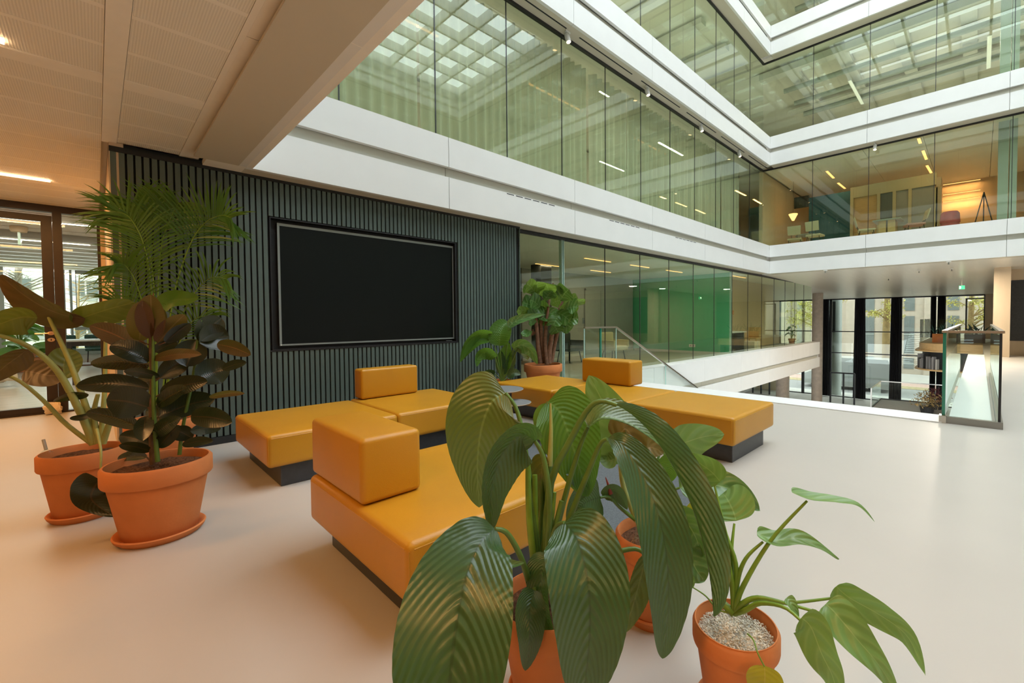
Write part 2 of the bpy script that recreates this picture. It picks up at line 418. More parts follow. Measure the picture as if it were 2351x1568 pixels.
# ---- ceiling over the sitting edge: panels, bands, reveal and the low beam
CZ = 2.78
ce = thing('ceiling', None, None, (-3, 0, CZ), kind='structure')
obj('beam', MB().box(.742, YA, S[1]+.001, XA+.055, YB+.24, S[1]+.05), MAT['ceiling_plain'], ce)
obj('reveal', MB().box(.715, YO, CZ+.03, .745, 5.49, CZ+.05), MAT['slat_back'], ce)
yy = 5.49
for k in range(7):
    y1 = 5.49-2.56*k; y0 = max(YO, y1-2.552)
    obj('beam_panel', MB().box(.605, y0, CZ, .715, y1, CZ+.03), MAT['ceiling_plain'], ce)
obj('band', MB().box(.068, YO, CZ-.004, .160, 5.5, CZ+.03), MAT['ceiling_plain'], ce)
obj('band', MB().box(.573, YO, CZ-.002, .604, 5.49, CZ+.03), MAT['ceiling_plain'], ce)
def rows(x0, x1, ys, m='ceiling_perf'):
    for a, b in zip(ys, ys[1:]):
        obj('ceiling_panel', MB().box(x0, a+.004, CZ, x1, b-.004, CZ+.02), MAT[m], ce)
        obj('panel_edge', MB().box(x0, a-.018, CZ-.0015, x1, a+.018, CZ+.01), MAT['ceiling_plain'], ce)
def run(x0, x1, c, ymin, ymax):
    ys = []; y = c
    while y > ymin: ys.append(y); y -= .433
    y = c+.433
    ys = sorted(ys); 
    while y < ymax: ys.append(y); y += .433
    rows(x0, x1, ys+[ymax])
run(.162, .571, 3.164, -1.5, 5.46)
run(-2.6, .066, 3.164, -1.5, 9.0)
obj('plain', MB().box(-7, YO, CZ+.004, -2.6, 9.05, CZ+.03).box(-2.6, YO, CZ+.004, .57, -1.5, CZ+.03), MAT['ceiling_plain'], ce)
for yb in (4.10, 7.6, .6):
    obj('light_band', MB().box(-2.6, yb-.075, CZ-.003, .066, yb+.075, CZ+.012), MAT['ceiling_plain'], ce)
    obj('light_band', MB().box(.162, yb-.075, CZ-.003, .571, yb+.075, CZ+.012), MAT['ceiling_plain'], ce) if yb < 5 else None
# ---- entrance hall: sloping glossy ceiling
hc = MB().add([(XB+GS, YO, 2.731), (34, YO, 2.43), (34, 12, 2.43), (XB+GS, 12, 2.731)], [(0, 1, 2, 3)])
hall = struct('ceiling', MB().add([(XB+GS, YO, 2.731), (34, YO, 2.43), (34, GY, 2.43), (XB+GS, GY, 2.731), (XB+GS, YO, 2.775), (34, YO, 2.775), (34, GY, 2.775), (XB+GS, GY, 2.775)],
    [(0,1,2,3),(4,7,6,5),(0,4,5,1),(1,5,6,2),(2,6,7,3),(3,7,4,0)]), 'ceiling_gloss')
struct('ceiling', MB().add([(4.8, GY+.03, 2.72), (22.6, GY+.03, 2.72), (34, GY+.03, 2.43), (34, 12, 2.43), (22.6, 12, 2.72), (4.8, 12, 2.72)], [(0, 1, 4, 5), (1, 2, 3, 4)]), 'ceiling_plain')
# track slots in the soffit
sl = thing('trim_45', None, None, (9, 5.42, S[2]), kind='structure')
for k in range(6):
    obj('track_slot', MB().box(4.2+2.05*k, 5.40, S[2]-.004, 5.9+2.05*k, 5.425, S[2]+.01), MAT['slat_back'], sl)
sl2 = thing('trim_46', None, None, (8, YB, S[1]), kind='structure')
for k in range(3):
    for j in range(6):
        x = 4.35+2.565*k+.18*j
        obj('air_slot', MB().box(x, YB-.001, S[1]+.40, x+.14, YB+.02, S[1]+.412), MAT['slat_back'], sl2)
# stringer strip and walk-way beyond the glass box
struct('trim_47', MB().box(6.9, -.12, -.36, 19.2, .25, .02), 'white_panel')
# wood column and black wall panel by the far hall
struct('wall_pier', MB().box(18.7, -.66, 0, 19.15, -.30, 2.76).box(19.6, -.55, 0, 26, -.42, 2.70), 'wood_wall')
struct('wall_far', MB().box(19.6, YO, 0, 19.75, -.66, 2.75), 'wood_wall')
struct('trim_48', MB().box(19.57, -6, .46, 19.6, -.69, 2.33), 'dark_panel')
# ================================================================== GLAZED DOOR AND THE ROOM BEHIND IT
d1 = thing('door_1', None, None, (-.9, DY, 0), kind='structure')
def fr(nm, x0, x1, z0, z1, t=.05, m='brown_frame', p=None, y=None):
    y = DY if y is None else y
    return obj(nm, MB().box(x0, y-t, z0, x1, y+t, z1), MAT[m], p or d1)
fr('head_frame', -2.6, .068, 2.69, 2.80)
fr('post', -.375, -.292, 0, 2.70, .06)
fr('jamb', .034, .068, 0, 2.70)
fr('threshold', -2.6, .034, 0, .02, .05)
lf = fr('leaf_stile', -.478, -.380, .0, 2.64, .035)
fr('leaf_rail', -1.40, -.478, 2.56, 2.64, .035); fr('leaf_rail', -1.40, -.478, 0, .095, .035); fr('leaf_stile', -1.5, -1.40, 0, 2.64, .035)
fr('post', -1.6, -1.51, 0, 2.70, .06)
fr('pane', -1.40, -.478, .095, 2.56, .006, 'glass_clear'); fr('pane', -.292, .034, .02, 2.69, .006, 'glass_clear'); fr('pane', -2.6, -1.6, .02, 2.69, .006, 'glass_clear')
for z, nm in ((1.075, 'rosette'), (.987, 'keyhole_plate')):
    mb = MB()
    vs = [(-.422+.034*math.cos(a*PI/10), DY-.048, z+.026*math.sin(a*PI/10)) for a in range(20)]
    mb.add(vs+[(x, DY-.036, zz) for x, y, zz in vs], [tuple(range(20))]+[(i, i+20, (i+1) % 20+20, (i+1) % 20) for i in range(20)])
    obj(nm, mb, MAT['brass_handle'], d1)
obj('keyhole', MB().box(-.427, DY-.050, .975, -.417, DY-.047, 1.0), MAT['black_metal'], d1)
obj('lever', MB().tube([(-.422, DY-.045, 1.075), (-.422, DY-.085, 1.075), (-.44, DY-.09, 1.075), (-.56, DY-.09, 1.072)], .009, 8), MAT['brass_handle'], d1)
# room shell
struct('wall_room', MB().box(-3.2, DY, 0, -3.1, 20.2, 2.9).box(2.6, DY, 0, 2.7, 20.2, 2.9).box(-3.1, 20.0, 0, 2.6, 20.2, .10).box(.2, DY+.0, 0, 2.6, DY+.1, 2.9).box(-7, DY, 0, -2.6, DY+.1, 2.9), 'paint_white')
rc = thing('ceiling', None, None, (0, 14.6, 2.82), kind='structure')
pl = obj('ceiling_plank', MB().box(-3.1, 9.12, 2.80, 2.6, 9.50, 2.83), MAT['paint_white'], rc)
for k in range(1, 27): dup(pl, rc, (0, .41*k, .006*(k % 2)))
def window_wall():
    T = thing('window_30', None, None, (-.5, 20, 0), kind='structure')
    Y = 20.0
    def rect(nm, x0, y0, x1, y1, m, t=.05, dy=0):
        a = py_(x0, y0, Y); b = py_(x1, y1, Y)
        obj(nm, MB().box(a.x, Y-t+dy, b.z, b.x, Y+t+dy, a.z), MAT[m], T)
    rect('frame', 14, 612, 236, 619, 'alu_grey'); rect('frame', 10, 610, 19, 840, 'alu_grey'); rect('frame', 146, 617, 156, 835, 'alu_grey'); rect('frame', 158, 617, 172, 835, 'alu_grey')
    rect('frame', 228, 617, 236, 835, 'alu_grey'); rect('transom', 19, 750, 146, 756, 'alu_grey'); rect('transom', 172, 750, 228, 757, 'alu_grey')
    rect('sash', 172, 619, 179, 750, 'alu_grey', .03); rect('sash', 172, 619, 228, 632, 'alu_grey', .03); rect('sill', 10, 806, 236, 812, 'alu_grey', .09)
    rect('pane', 19, 619, 146, 750, 'glass_street', .006); rect('pane', 179, 632, 228, 750, 'glass_street', .006); rect('pane', 19, 756, 146, 806, 'glass_street', .006); rect('pane', 172, 757, 228, 806, 'glass_street', .006)
    rect('panel', 10, 812, 236, 840, 'paint_white', .05)
    a = py_(10, 700, Y); obj('wall_panel', MB().box(-3.1, Y-.05, 0, a.x, Y+.05, 2.85).box(py_(236, 700, Y).x, Y-.05, 0, 2.6, Y+.05, 2.85), MAT['paint_white'], T)
window_wall()
# ceiling lights of the lobby and of the room
def led_bar(name, label, a, b, w=.035, m='led_warm', e=0, col=(1, .62, .33), drop=.012, group=None):
    a, b = Vector(a), Vector(b)
    T = thing(name, label, 'lamp', (a+b)/2, group)
    obj('housing', MB().bar(a+Vector((0, 0, .012)), b+Vector((0, 0, .012)), w+.012, .012), MAT['white_spot'], T)
    obj('diffuser', MB().bar(a, b, w, drop), MAT[m], T)
    if e:
        l = area('led_glow', (a+b)/2-Vector((0, 0, .02)), (0, 0, -1), w, (b-a).length, e, col, parent=T)
        d = (b-a).normalized(); l.rotation_euler = (0, 0, math.atan2(d.y, d.x)-PI/2)
    return T
WARM = (1.0, .46, .125)
led_bar('linear_light', 'warm linear ceiling light above the elephant ear plant, cut by the left edge', (-2.5, 3.925, 2.772), (-.315, 3.925, 2.772), .06, e=34, col=WARM, group='linear lights of the low ceiling')
led_bar('linear_light', 'warm linear ceiling light just in front of the glazed brown door', (-2.5, 7.43, 2.772), (-.312, 7.43, 2.772), .05, e=75, col=WARM, group='linear lights of the low ceiling')
led_bar('linear_light', 'warm linear ceiling light of the low ceiling, nearest behind the viewer', (-2.5, .43, 2.772), (-.315, .43, 2.772), .06, e=40, col=WARM, group='linear lights of the low ceiling')
led_bar('linear_light', 'warm linear ceiling light of the low ceiling, farthest behind the viewer', (-2.5, -3.07, 2.772), (-.315, -3.07, 2.772), .06, e=60, col=WARM, group='linear lights of the low ceiling')
led_bar('linear_light', 'long warm linear light on the plank ceiling, nearest behind the glazed door', (-1.6, 10.6, 2.79), (.0, 10.6, 2.79), .03, e=45, col=(1, .86, .70), m='led_white', group='lights of the room behind the door')
led_bar('linear_light', 'second linear light on the plank ceiling behind the glazed door', (-1.8, 13.2, 2.79), (-.05, 13.2, 2.79), .03, e=45, col=(1, .86, .70), m='led_white', group='lights of the room behind the door')
t = thing('smoke_detector', 'round pale detector on the plank ceiling behind the glazed door', 'detector', tuple(px(43, 522, 9.2)))
c = py_(43, 522, 11.5)
obj('body', MB().lathe([(.10, 0), (.10, -.05), (.085, -.09), (.001, -.09)], (c.x, c.y, 2.80), 24), MAT['paint_tan'], t, 40)
obj('hanging_sign', MB().box(c.x-.01, c.y-.08, 2.50, c.x+.02, c.y+.08, 2.70), MAT['glass_edge_pale'], t)
# table and chairs seen through the door
tb = thing('meeting_table', 'white topped dark table inside the room behind the glazed door', 'table', (.25, 17.4, 0))
obj('tabletop', MB().rbox(-.62, 16.8, .72, 1.4, 18.0, .76, .008, 2), MAT['paint_white'], tb)
for y in (16.86, 17.9): obj('apron', MB().box(-.46, y, .60, 1.26, y+.04, .72), MAT['brown_frame'], tb)
for x in (-.5, 1.3):
    for y in (16.9, 17.9): obj('leg', MB().box(x-.035, y-.035, 0, x+.035, y+.035, .72), MAT['brown_frame'], tb)
mat('chair_green', (.03, .10, .085), .8, noise=.2, nscale=20)
def room_chair(x, y, lab):
    T = thing('upholstered_chair', lab, 'chair', (x, y, 0), 'green chairs at the meeting table')
    obj('seat', MB().rbox(x-.24, y-.24, .40, x+.24, y+.24, .48, .03, 2), MAT['chair_green'], T, 40)
    obj('backrest', MB().rbox(x-.25, y+.18, .46, x+.25, y+.26, .86, .035, 3), MAT['chair_green'], T, 40)
    for a in (-.2, .2):
        for b in (-.2, .2): obj('leg', MB().tube([(x+a, y+b, 0), (x+a*.9, y+b*.9, .41)], .014, 6), MAT['black_metal'], T)
room_chair(-.66, 18.3, 'dark green chair beside the potted umbrella plant behind the door')
room_chair(.0, 18.5, 'dark green chair behind the white table, nearer the door post')
room_chair(.68, 18.5, 'dark green chair behind the white table, farther from the door post')
sb = thing('slatted_bench', 'low dark slatted wooden bench behind the door glass', 'bench', (.0, 13.0, 0))
for k in range(7): obj('slat', MB().box(-.38, 12.72+.09*k, .36, .5, 12.78+.09*k, .39), MAT['brown_frame'], sb)
for x in (-.33, .45):
    for y in (12.75, 13.25): obj('leg', MB().box(x-.02, y-.02, 0, x+.02, y+.02, .36), MAT['brown_frame'], sb)
def crumple(name, label, c, r, seed, m='paper'):
    rnd = random.Random(seed); bm = bmesh.new(); bmesh.ops.create_icosphere(bm, subdivisions=3, radius=1)
    for v in bm.verts:
        k = .72+.5*abs(math.sin(v.co.x*3.1+seed)*math.cos(v.co.y*4.2)+.3*math.sin(v.co.z*7+v.co.x*5))
        v.co = Vector((v.co.x*r*k, v.co.y*r*.6*k, max(v.co.z, -.85)*r*.9*k))
    bm.verts.index_update(); zmin = min(v.co.z for v in bm.verts)
    mb = MB().add([v.co+Vector(c)-Vector((0, 0, zmin)) for v in bm.verts], [tuple(v.index for v in f.verts) for f in bm.faces]); bm.free()
    return obj(name, mb, MAT[m], None, 35, label, 'paper')
crumple('paper_bag', 'crumpled cream paper bag on the floor against the door post', (-.43, 8.9, 0), .10, 3)
crumple('paper_bag', 'crumpled cream paper bag inside the room at the left picture edge', (-1.35, 13.4, 0), .26, 5)
# ================================================================== GALLERY BEHIND THE LOWER GLASS
struct('wall_gallery_back', MB().box(8.6, 9.72, 0, 14.3, 9.85, 2.72), 'paint_grey')
struct('wall_green', MB().box(14.38, 5.95, 0, 14.52, 9.85, 2.72), 'paint_green')
struct('wall_gallery_right', MB().box(14.52, 7.0, 0, 21.8, 7.12, 2.72), 'paint_tan')
struct('wall_gallery_left', MB().box(4.75, 5.75, 0, 4.8, 8.4, 2.72).box(4.75, 8.4, 0, 6.4, 8.5, 2.72), 'paint_tan')
struct('baseboard_gallery', MB().box(8.6, 9.70, 0, 14.3, 9.72, .08).box(14.36, 5.95, 0, 14.38, 9.7, .08), 'paint_white')
def doorset(n, x0, x1, Y, m):
    T = thing('door_%d' % n, None, None, ((x0+x1)/2, Y, 0), kind='structure')
    obj('frame', MB().box(x0-.05, Y-.03, 0, x0, Y+.01, 2.25).box(x1, Y-.03, 0, x1+.05, Y+.01, 2.25).box(x0-.05, Y-.03, 2.2, x1+.05, Y+.01, 2.25), MAT['paint_grey'], T)
    lf = obj('leaf', MB().box(x0, Y-.02, 0, x1, Y+.01, 2.2), MAT[m], T)
    obj('lever', MB().tube([(x1-.08, Y-.02, 1.05), (x1-.08, Y-.06, 1.05), (x1-.2, Y-.06, 1.05)], .01, 6), MAT['steel'], lf)
doorset(2, 9.15, 10.15, 9.70, 'paint_grey')
doorset(3, 11.45, 12.25, 9.70, 'paint_grey')
struct('wall_gallery_pier', MB().box(8.3, 8.6, 0, 8.7, 9.0, 2.72).box(7.7, 10.0, 0, 7.9, 10.2, 2.72), 'dark_panel')
ot = thing('wall_socket', 'white double wall socket on the green wall behind glass', 'socket', (14.37, 7.3, .3))
a = pxx(1582, 790, 14.37); b = pxx(1596, 797, 14.37)
obj('plate', MB().box(14.365, a.y, b.z, 14.38, b.y, a.z), MAT['white_spot'], ot)
for k in (.28, .72):
    y = a.y+(b.y-a.y)*k; obj('socket_hole', MB().lathe([(.001, 0), (.022, 0)], (0, 0, 0), 12).add([], []) if False else MB().box(14.36, y-.022, (a.z+b.z)/2-.022, 14.366, y+.022, (a.z+b.z)/2+.022), MAT['paint_grey'], ot)
gl = [((8.23, 7.0), (9.28, 7.0)), ((10.18, 7.0), (11.12, 7.0)), ((8.1, 8.6), (9.2, 8.6)), ((10.4, 8.6), (11.4, 8.6)), ((12.1, 7.0), (13.1, 7.0)), ((15.4, 6.3), (16.6, 6.3))]
gn = ['above the fiddle leaf fig', 'right of the one above the fig', 'deeper in, above the grey door', 'deeper in, right of the grey door', 'in front of the green wall', 'above the desk corner with the orange letter']
for (p, q), s in zip(gl, gn):
    led_bar('linear_light', 'warm linear light on the gallery ceiling '+s, (*p, 2.70), (*q, 2.70), .028, m='led_amber', e=8, col=(1, .78, .52), group='gallery ceiling lights')
def text(name, body, loc, rot, size, m, label, cat='sign', ext=.004):
    cu = bpy.data.curves.new(name, 'FONT'); cu.body = body; cu.size = size; cu.extrude = ext
    o = bpy.data.objects.new(name, cu); COL.objects.link(o)
    dg = bpy.context.evaluated_depsgraph_get(); me = bpy.data.meshes.new_from_object(o.evaluated_get(dg)); COL.objects.unlink(o)
    o2 = bpy.data.objects.new(name, me); COL.objects.link(o2); o2.location = loc; o2.rotation_euler = rot
    me.materials.append(MAT[m]); _wl[o2.name] = Vector(loc); return props(o2, label, cat)
a = py_(1681, 722, 6.995)
text('wall_letter', 'e', tuple(a), (PI/2, 0, 0), .36, 'letter_orange', 'orange letter e on the tan wall behind glass')
a = py_(1337, 743, 9.71)
text('wall_lettering', 'liane', (a.x, 9.71, a.z), (PI/2, 0, 0), .28, 'letter_blue', 'blue-grey lettering on the pale gallery wall beside the grey door')
# small furniture in the gallery
dk = thing('desk', 'white desk with dark pedestal behind glass right of the green wall', 'desk', (15.6, 6.5, 0))
obj('desk_top', MB().box(14.6, 6.15, .70, 16.3, 6.85, .74), MAT['paint_white'], dk); obj('pedestal', MB().box(14.7, 6.2, 0, 15.3, 6.8, .70), MAT['dark_panel'], dk); obj('leg', MB().box(16.2, 6.2, 0, 16.25, 6.8, .70), MAT['grey_metal'], dk)
ch = thing('wooden_chair', 'orange-brown wooden chair behind the gallery glass beside the desk', 'chair', (17.6, 6.4, 0))
obj('seat', MB().rbox(17.2, 6.1, .42, 17.75, 6.6, .47, .02, 2), MAT['wood_band'], ch); obj('backrest', MB().rbox(17.7, 6.1, .47, 17.76, 6.6, .86, .02, 2), MAT['wood_band'], ch)
for x in (17.23, 17.72):
    for y in (6.13, 6.57): obj('leg', MB().box(x-.02, y-.02, 0, x+.02, y+.02, .43), MAT['wood_band'], ch)
cb = thing('cardboard_box', 'pale packing box on the gallery floor beside the orange chair', 'box', (16.7, 6.15, 0))
obj('body', MB().box(16.4, 5.9, 0, 17.0, 6.35, .36), MAT['paper'], cb); obj('tape', MB().box(16.68, 5.895, 0, 16.73, 6.355, .362), MAT['paint_white'], cb)
for i, (x, y) in enumerate(((9.2, 8.4), (10.2, 7.6))):
    T = thing('lounge_armchair', ['dark shell armchair in the gallery nearest the pillar', 'pale shell armchair in the gallery in front of the grey door'][i], 'chair', (x, y, 0))
    obj('shell', MB().rbox(x-.32, y-.30, .32, x+.32, y+.30, .46, .05, 3).rbox(x-.32, y+.22, .40, x+.32, y+.34, .84, .05, 3).rbox(x-.36, y-.3, .4, x-.28, y+.3, .62, .03, 2).rbox(x+.28, y-.3, .4, x+.36, y+.3, .62, .03, 2), MAT['dark_panel' if i == 0 else 'seat_cream'], T, 40)
    for a in (-.25, .25):
        for b in (-.24, .24): obj('leg', MB().tube([(x+a, y+b, 0), (x+a*.8, y+b*.8, .34)], .015, 6), MAT['black_metal'], T)
# ================================================================== ENTRANCE HALL AND STREET FRONT
WX = 33.6
ww = thing('window_31', None, None, (WX, 4, -4), kind='structure')
def rX(nm, x0, y0, x1, y1, m, X=WX, t=.06, T=None, z0=None, z1=None):
    a = pxx(x0, y0, X); b = pxx(x1, y1, X)
    return obj(nm, MB().box(X-t, a.y, b.z if z0 is None else z0, X+t, b.y, a.z if z1 is None else z1), MAT[m], T or ww)
GZ = -4.0
rX('head_frame', 1760, 684, 2262, 676, 'black_metal', z0=2.36, z1=2.44)
xs = [1790, 1845, 1908, 1983, 2069, 2160, 2262]
for x in xs: rX('mullion', x-3, 690, x+3, 690, 'black_metal', z0=GZ, z1=2.40)
zr = [GZ, -1.10, .30, 2.38]
for a, b in zip(xs, xs[1:]):
    for z0, z1 in zip(zr, zr[1:]): rX('pane', a+3, 690, b-3, 690, 'glass_street', t=.006, z0=z0+.03, z1=z1-.03)
    for z in zr[1:3]: rX('transom', a+3, 690, b-3, 690, 'black_metal', t=.04, z0=z-.03, z1=z+.03)
rX('transom', 1790, 690, 2262, 690, 'black_metal', z0=GZ, z1=GZ+.05)
rX('door_frame', 2217, 690, 2221, 690, 'black_metal', t=.08, z0=-.35, z1=2.22); rX('door_frame', 2217, 690, 2262, 690, 'black_metal', t=.08, z0=2.18, z1=2.24)
struct('wall_street', MB().box(WX-.1, YO, -4.2, WX+.4, pxx(2262, 690, WX).y, 2.75).box(WX-.1, pxx(1790, 690, WX).y, -4.2, WX+.4, 12, 2.75), 'wood_wall')
def curtain(x0, x1, label, X=WX-.35, z0=GZ+.05, z1=2.38, m='curtain_black', flare=1.25):
    a = pxx(x0, 690, X).y; b = pxx(x1, 690, X).y; c = (a+b)/2; mb = MB(); N = 44; vs = []; fs = []
    for i in range(N+1):
        u = i/N
        for k, (z, s) in enumerate(((z1, 1), (z0, flare))):
            vs.append((X+.06*math.sin(u*2*PI*5.5)*s, c+(a-c)*(1-2*u)*s, z))
    for i in range(N): fs.append((2*i, 2*i+1, 2*i+3, 2*i+2))
    return obj('curtain', MB().add(vs, fs), MAT[m], None, 0, label, 'curtain', 'black curtains of the street front')
curtain(1889, 1904, 'narrow black curtain beside the tall round concrete column')
curtain(1963, 1987, 'full black curtain left of the street tree trunk')
curtain(2046, 2068, 'full black curtain right of the street tree trunk')
curtain(2137, 2150, 'black curtain tied at the left of the pair above the curved landing', flare=1.05)
curtain(2153, 2172, 'black curtain at the right of the pair above the curved landing', flare=1.1)
for i, (x, y, r, z1, lab) in enumerate(((28, 6.62, .27, 2.62, 'tall round concrete column beside the end of the white gallery'), (28, 8.43, .36, -1.0, 'stout round concrete column under the white gallery'))):
    T = thing('concrete_column', lab, 'column', (x, y, GZ))
    obj('shaft', MB().lathe([(r, GZ), (r, z1)], (x, y, 0), 32, True, True), MAT['concrete'], T, 40)
    obj('base_ring', MB().lathe([(r+.02, GZ), (r+.02, GZ+.08), (r, GZ+.1)], (x, y, 0), 32), MAT['grey_metal'], T)
T = thing('street_column', 'round grey column outside the street window with dark inset', 'column', (35.2, 7.55, -4.1))
c = pxx(1916, 800, 35.2)
obj('shaft', MB().lathe([(.42, -4.1), (.42, 4)], (35.2, c.y, 0), 28, True, True), MAT['alu_grey'], T, 40)
obj('inset', MB().box(34.76, c.y-.12, .2, 34.80, c.y+.2, 2.3), MAT['dark_panel'], T)
# curved landing at this floor's level with shelves below
L = MB()
def roundslab(x0, x1, y0, y1, r, z0, z1, mb, nseg=14):
    pts = [(x1, y0), (x1, y1)]
    pts += [(x0+r-r*math.sin(k*PI/2/nseg), y1-r+r*math.cos(k*PI/2/nseg)) for k in range(nseg+1)]
    pts += [(x0, y0)]
    n_ = len(pts)
    mb.add([(x, y, z0) for x, y in pts]+[(x, y, z1) for x, y in pts], [tuple(range(n_-1, -1, -1)), tuple(range(n_, 2*n_))]+[(i, (i+1) % n_, (i+1) % n_+n_, i+n_) for i in range(n_)])
    return pts
cl = thing('trim_49', None, None, (29, 0, 0), kind='structure')
roundslab(25.6, 33.3, -.12, 2.05, 1.2, -.30, .02, L); obj('landing_slab', L, MAT['wood_band'], cl)
L = MB(); roundslab(25.5, 33.3, -.12, 2.2, 1.3, -.36, -.30, L); obj('landing_edge', L, MAT['wood_band'], cl)
L = MB(); roundslab(25.9, 33.3, -.12, 1.95, 1.2, -1.15, -.36, L); obj('shelf_back', L, MAT['dark_panel'], cl)
L = MB(); roundslab(25.5, 33.3, -.12, 2.2, 1.3, -1.21, -1.15, L); obj('shelf_edge', L, MAT['wood_band'], cl)
pts = roundslab(25.55, 33.3, -.12, 2.1, 1.25, 0, 1, MB())
rnd = random.Random(4); nb = 0
bcol = [mat('book_%s' % s, c, .6) for s, c in (('white', (.6, .6, .56)), ('black', (.03, .03, .03)), ('grey', (.3, .3, .3)), ('tan', (.45, .36, .22)))]
arc = pts[2:]
for i, (a, b) in enumerate(zip(arc, arc[1:])):
    a, b = Vector((*a, 0)), Vector((*b, 0)); ln = (b-a).length; s = .02; d = (b-a)/ln; nrm = Vector((d.y, -d.x, 0))
    while s < ln-.05 and nb < 60 and (ln > .5 or s < .03):
        wd = rnd.uniform(.03, .07); h = rnd.uniform(.42, .72)
        if rnd.random() < .75:
            p = a+d*s; c0 = Vector((29, .5, 0)); inn = (c0-p); inn.z = 0; inn.normalize()
            o = obj('book', MB().bar(p+inn*.14+Vector((0, 0, -1.15)), p+inn*.14+Vector((0, 0, -1.15+h)), (.20), wd, up=tuple(d)), bcol[rnd.randrange(4)], None,
                    label='book standing on the curved shelf under the far landing', cat='book', group='books on the curved shelf'); nb += 1
        s += wd+.03
gp = thing('glass_balustrade', 'curved glass balustrade on the far wooden landing', 'balustrade', (26, 1.5, .02))
for (a, b) in zip(pts[1:], pts[2:]):
    a, b = Vector((*a, .04)), Vector((*b, .04))
    a += (Vector((29, .6, .04))-a).normalized()*.12; b += (Vector((29, .6, .04))-b).normalized()*.12; u = Vector((0, 0, 1.06))
    obj('pane', MB().add([a, b, b+u, a+u], [(0, 1, 2, 3)]), MAT['glass_rail'], gp)
for i, (x, y, sc, lab) in enumerate(((27.2, 1.25, 1.0, 'dark spiky plant trough on the far landing, left one'), (27.6, .15, .9, 'dark spiky plant trough on the far landing, right one'))):
    T = thing('plant_trough', lab, 'plant', (x, y, .02))
    obj('trough', MB().box(x-.2, y-.35, .02, x+.2, y+.35, .42), MAT['brown_frame' if i else 'terracotta'], T)
    for k in range(14):
        a = rnd.uniform(0, 2*PI); r = rnd.uniform(.15, .45)*sc; b = Vector((x+rnd.uniform(-.1, .1), y+rnd.uniform(-.3, .3), .40)); tip = b+Vector((math.cos(a)*r, math.sin(a)*r, rnd.uniform(.25, .6)*sc))
        sd = Vector((-math.sin(a), math.cos(a), 0))*.035
        obj('leaf', MB().add([b-sd*.4, b+sd*.4, (b+tip)/2+sd+Vector((0, 0, .05)), tip, (b+tip)/2-sd+Vector((0, 0, .05))], [(0, 1, 2, 3, 4)]), MAT['chair_green'], T)
sg = thing('exit_sign', 'small green and white exit sign hanging from the hall ceiling', 'sign', (22, .49, 2.3))
a = pxx(2202, 656, 22); b = pxx(2215, 664, 22)
obj('panel', MB().box(21.98, a.y, b.z, 22.0, b.y, a.z), MAT['exit_green'], sg); m_ = (a.y+b.y)/2
obj('pictogram', MB().box(21.97, a.y-.01, b.z+.03, 21.98, m_+.03, a.z-.03), MAT['led_white'], sg)
obj('rod', MB().bar((21.99, m_, a.z), (21.99, m_, 2.66), .012), MAT['steel'], sg)
for i, (x, y) in enumerate(((2110, 622), (2040, 640), (2178, 602), (1895, 622), (2185, 618), (2150, 660))):
    c = pz(x, y, 2.66)
    T = thing('ceiling_sprinkler', 'small sprinkler or downlight in the glossy hall ceiling, %s' % ['above the right tree pane', 'above the tree trunk pane', 'nearest the wooden pier', 'nearest the gallery glass', 'second from the wooden pier', 'nearest the exit sign'][i], 'sprinkler', tuple(c))
    if i in (1, 2, 4, 5): area('hall_glow', (c.x, c.y, c.z-.08), (0, 0, -1), .22, .22, 110, (1, .86, .68), parent=T)
    obj('rose', MB().lathe([(.001, .0), (.05, 0), (.05, .02)], tuple(c), 14), MAT['white_spot'], T); obj('head', MB().lathe([(.001, -.06), (.02, -.06), (.012, 0)], tuple(c), 10), MAT['grey_metal'], T)
# mid landing with glass rail and dried plants
LZ = -2.9
qa, qb, qc, qd = pz(2000, 937, LZ), pz(2022, 916, LZ), pz(2175, 929, LZ), pz(2175, 970, LZ)
dz_ = Vector((0, 0, -.2))
ld = struct('floor', MB().add([qa, qb, qc, qd, qa+dz_, qb+dz_, qc+dz_, qd+dz_], [(3, 2, 1, 0), (4, 5, 6, 7), (0, 1, 5, 4), (1, 2, 6, 5), (2, 3, 7, 6), (3, 0, 4, 7)]), 'paint_grey')
gb = thing('glass_balustrade', 'low glass balustrade on the grey landing below the stair', 'balustrade', tuple(qa))
for A, B in ((qa, qb), (qb, qc)):
    A, B = A+Vector((0, 0, .02)), B+Vector((0, 0, .02)); u = Vector((0, 0, .88))
    obj('pane', MB().add([A, B, B+u, A+u], [(0, 1, 2, 3)]), MAT['glass_rail'], gb)
    obj('handrail', MB().bar(A+u, B+u, .04), MAT['steel'], gb); obj('base_rail', MB().bar(A, B, .05), MAT['black_metal'], gb)
obj('post', MB().bar(qa, qa+Vector((0, 0, .9)), .05), MAT['steel'], gb)
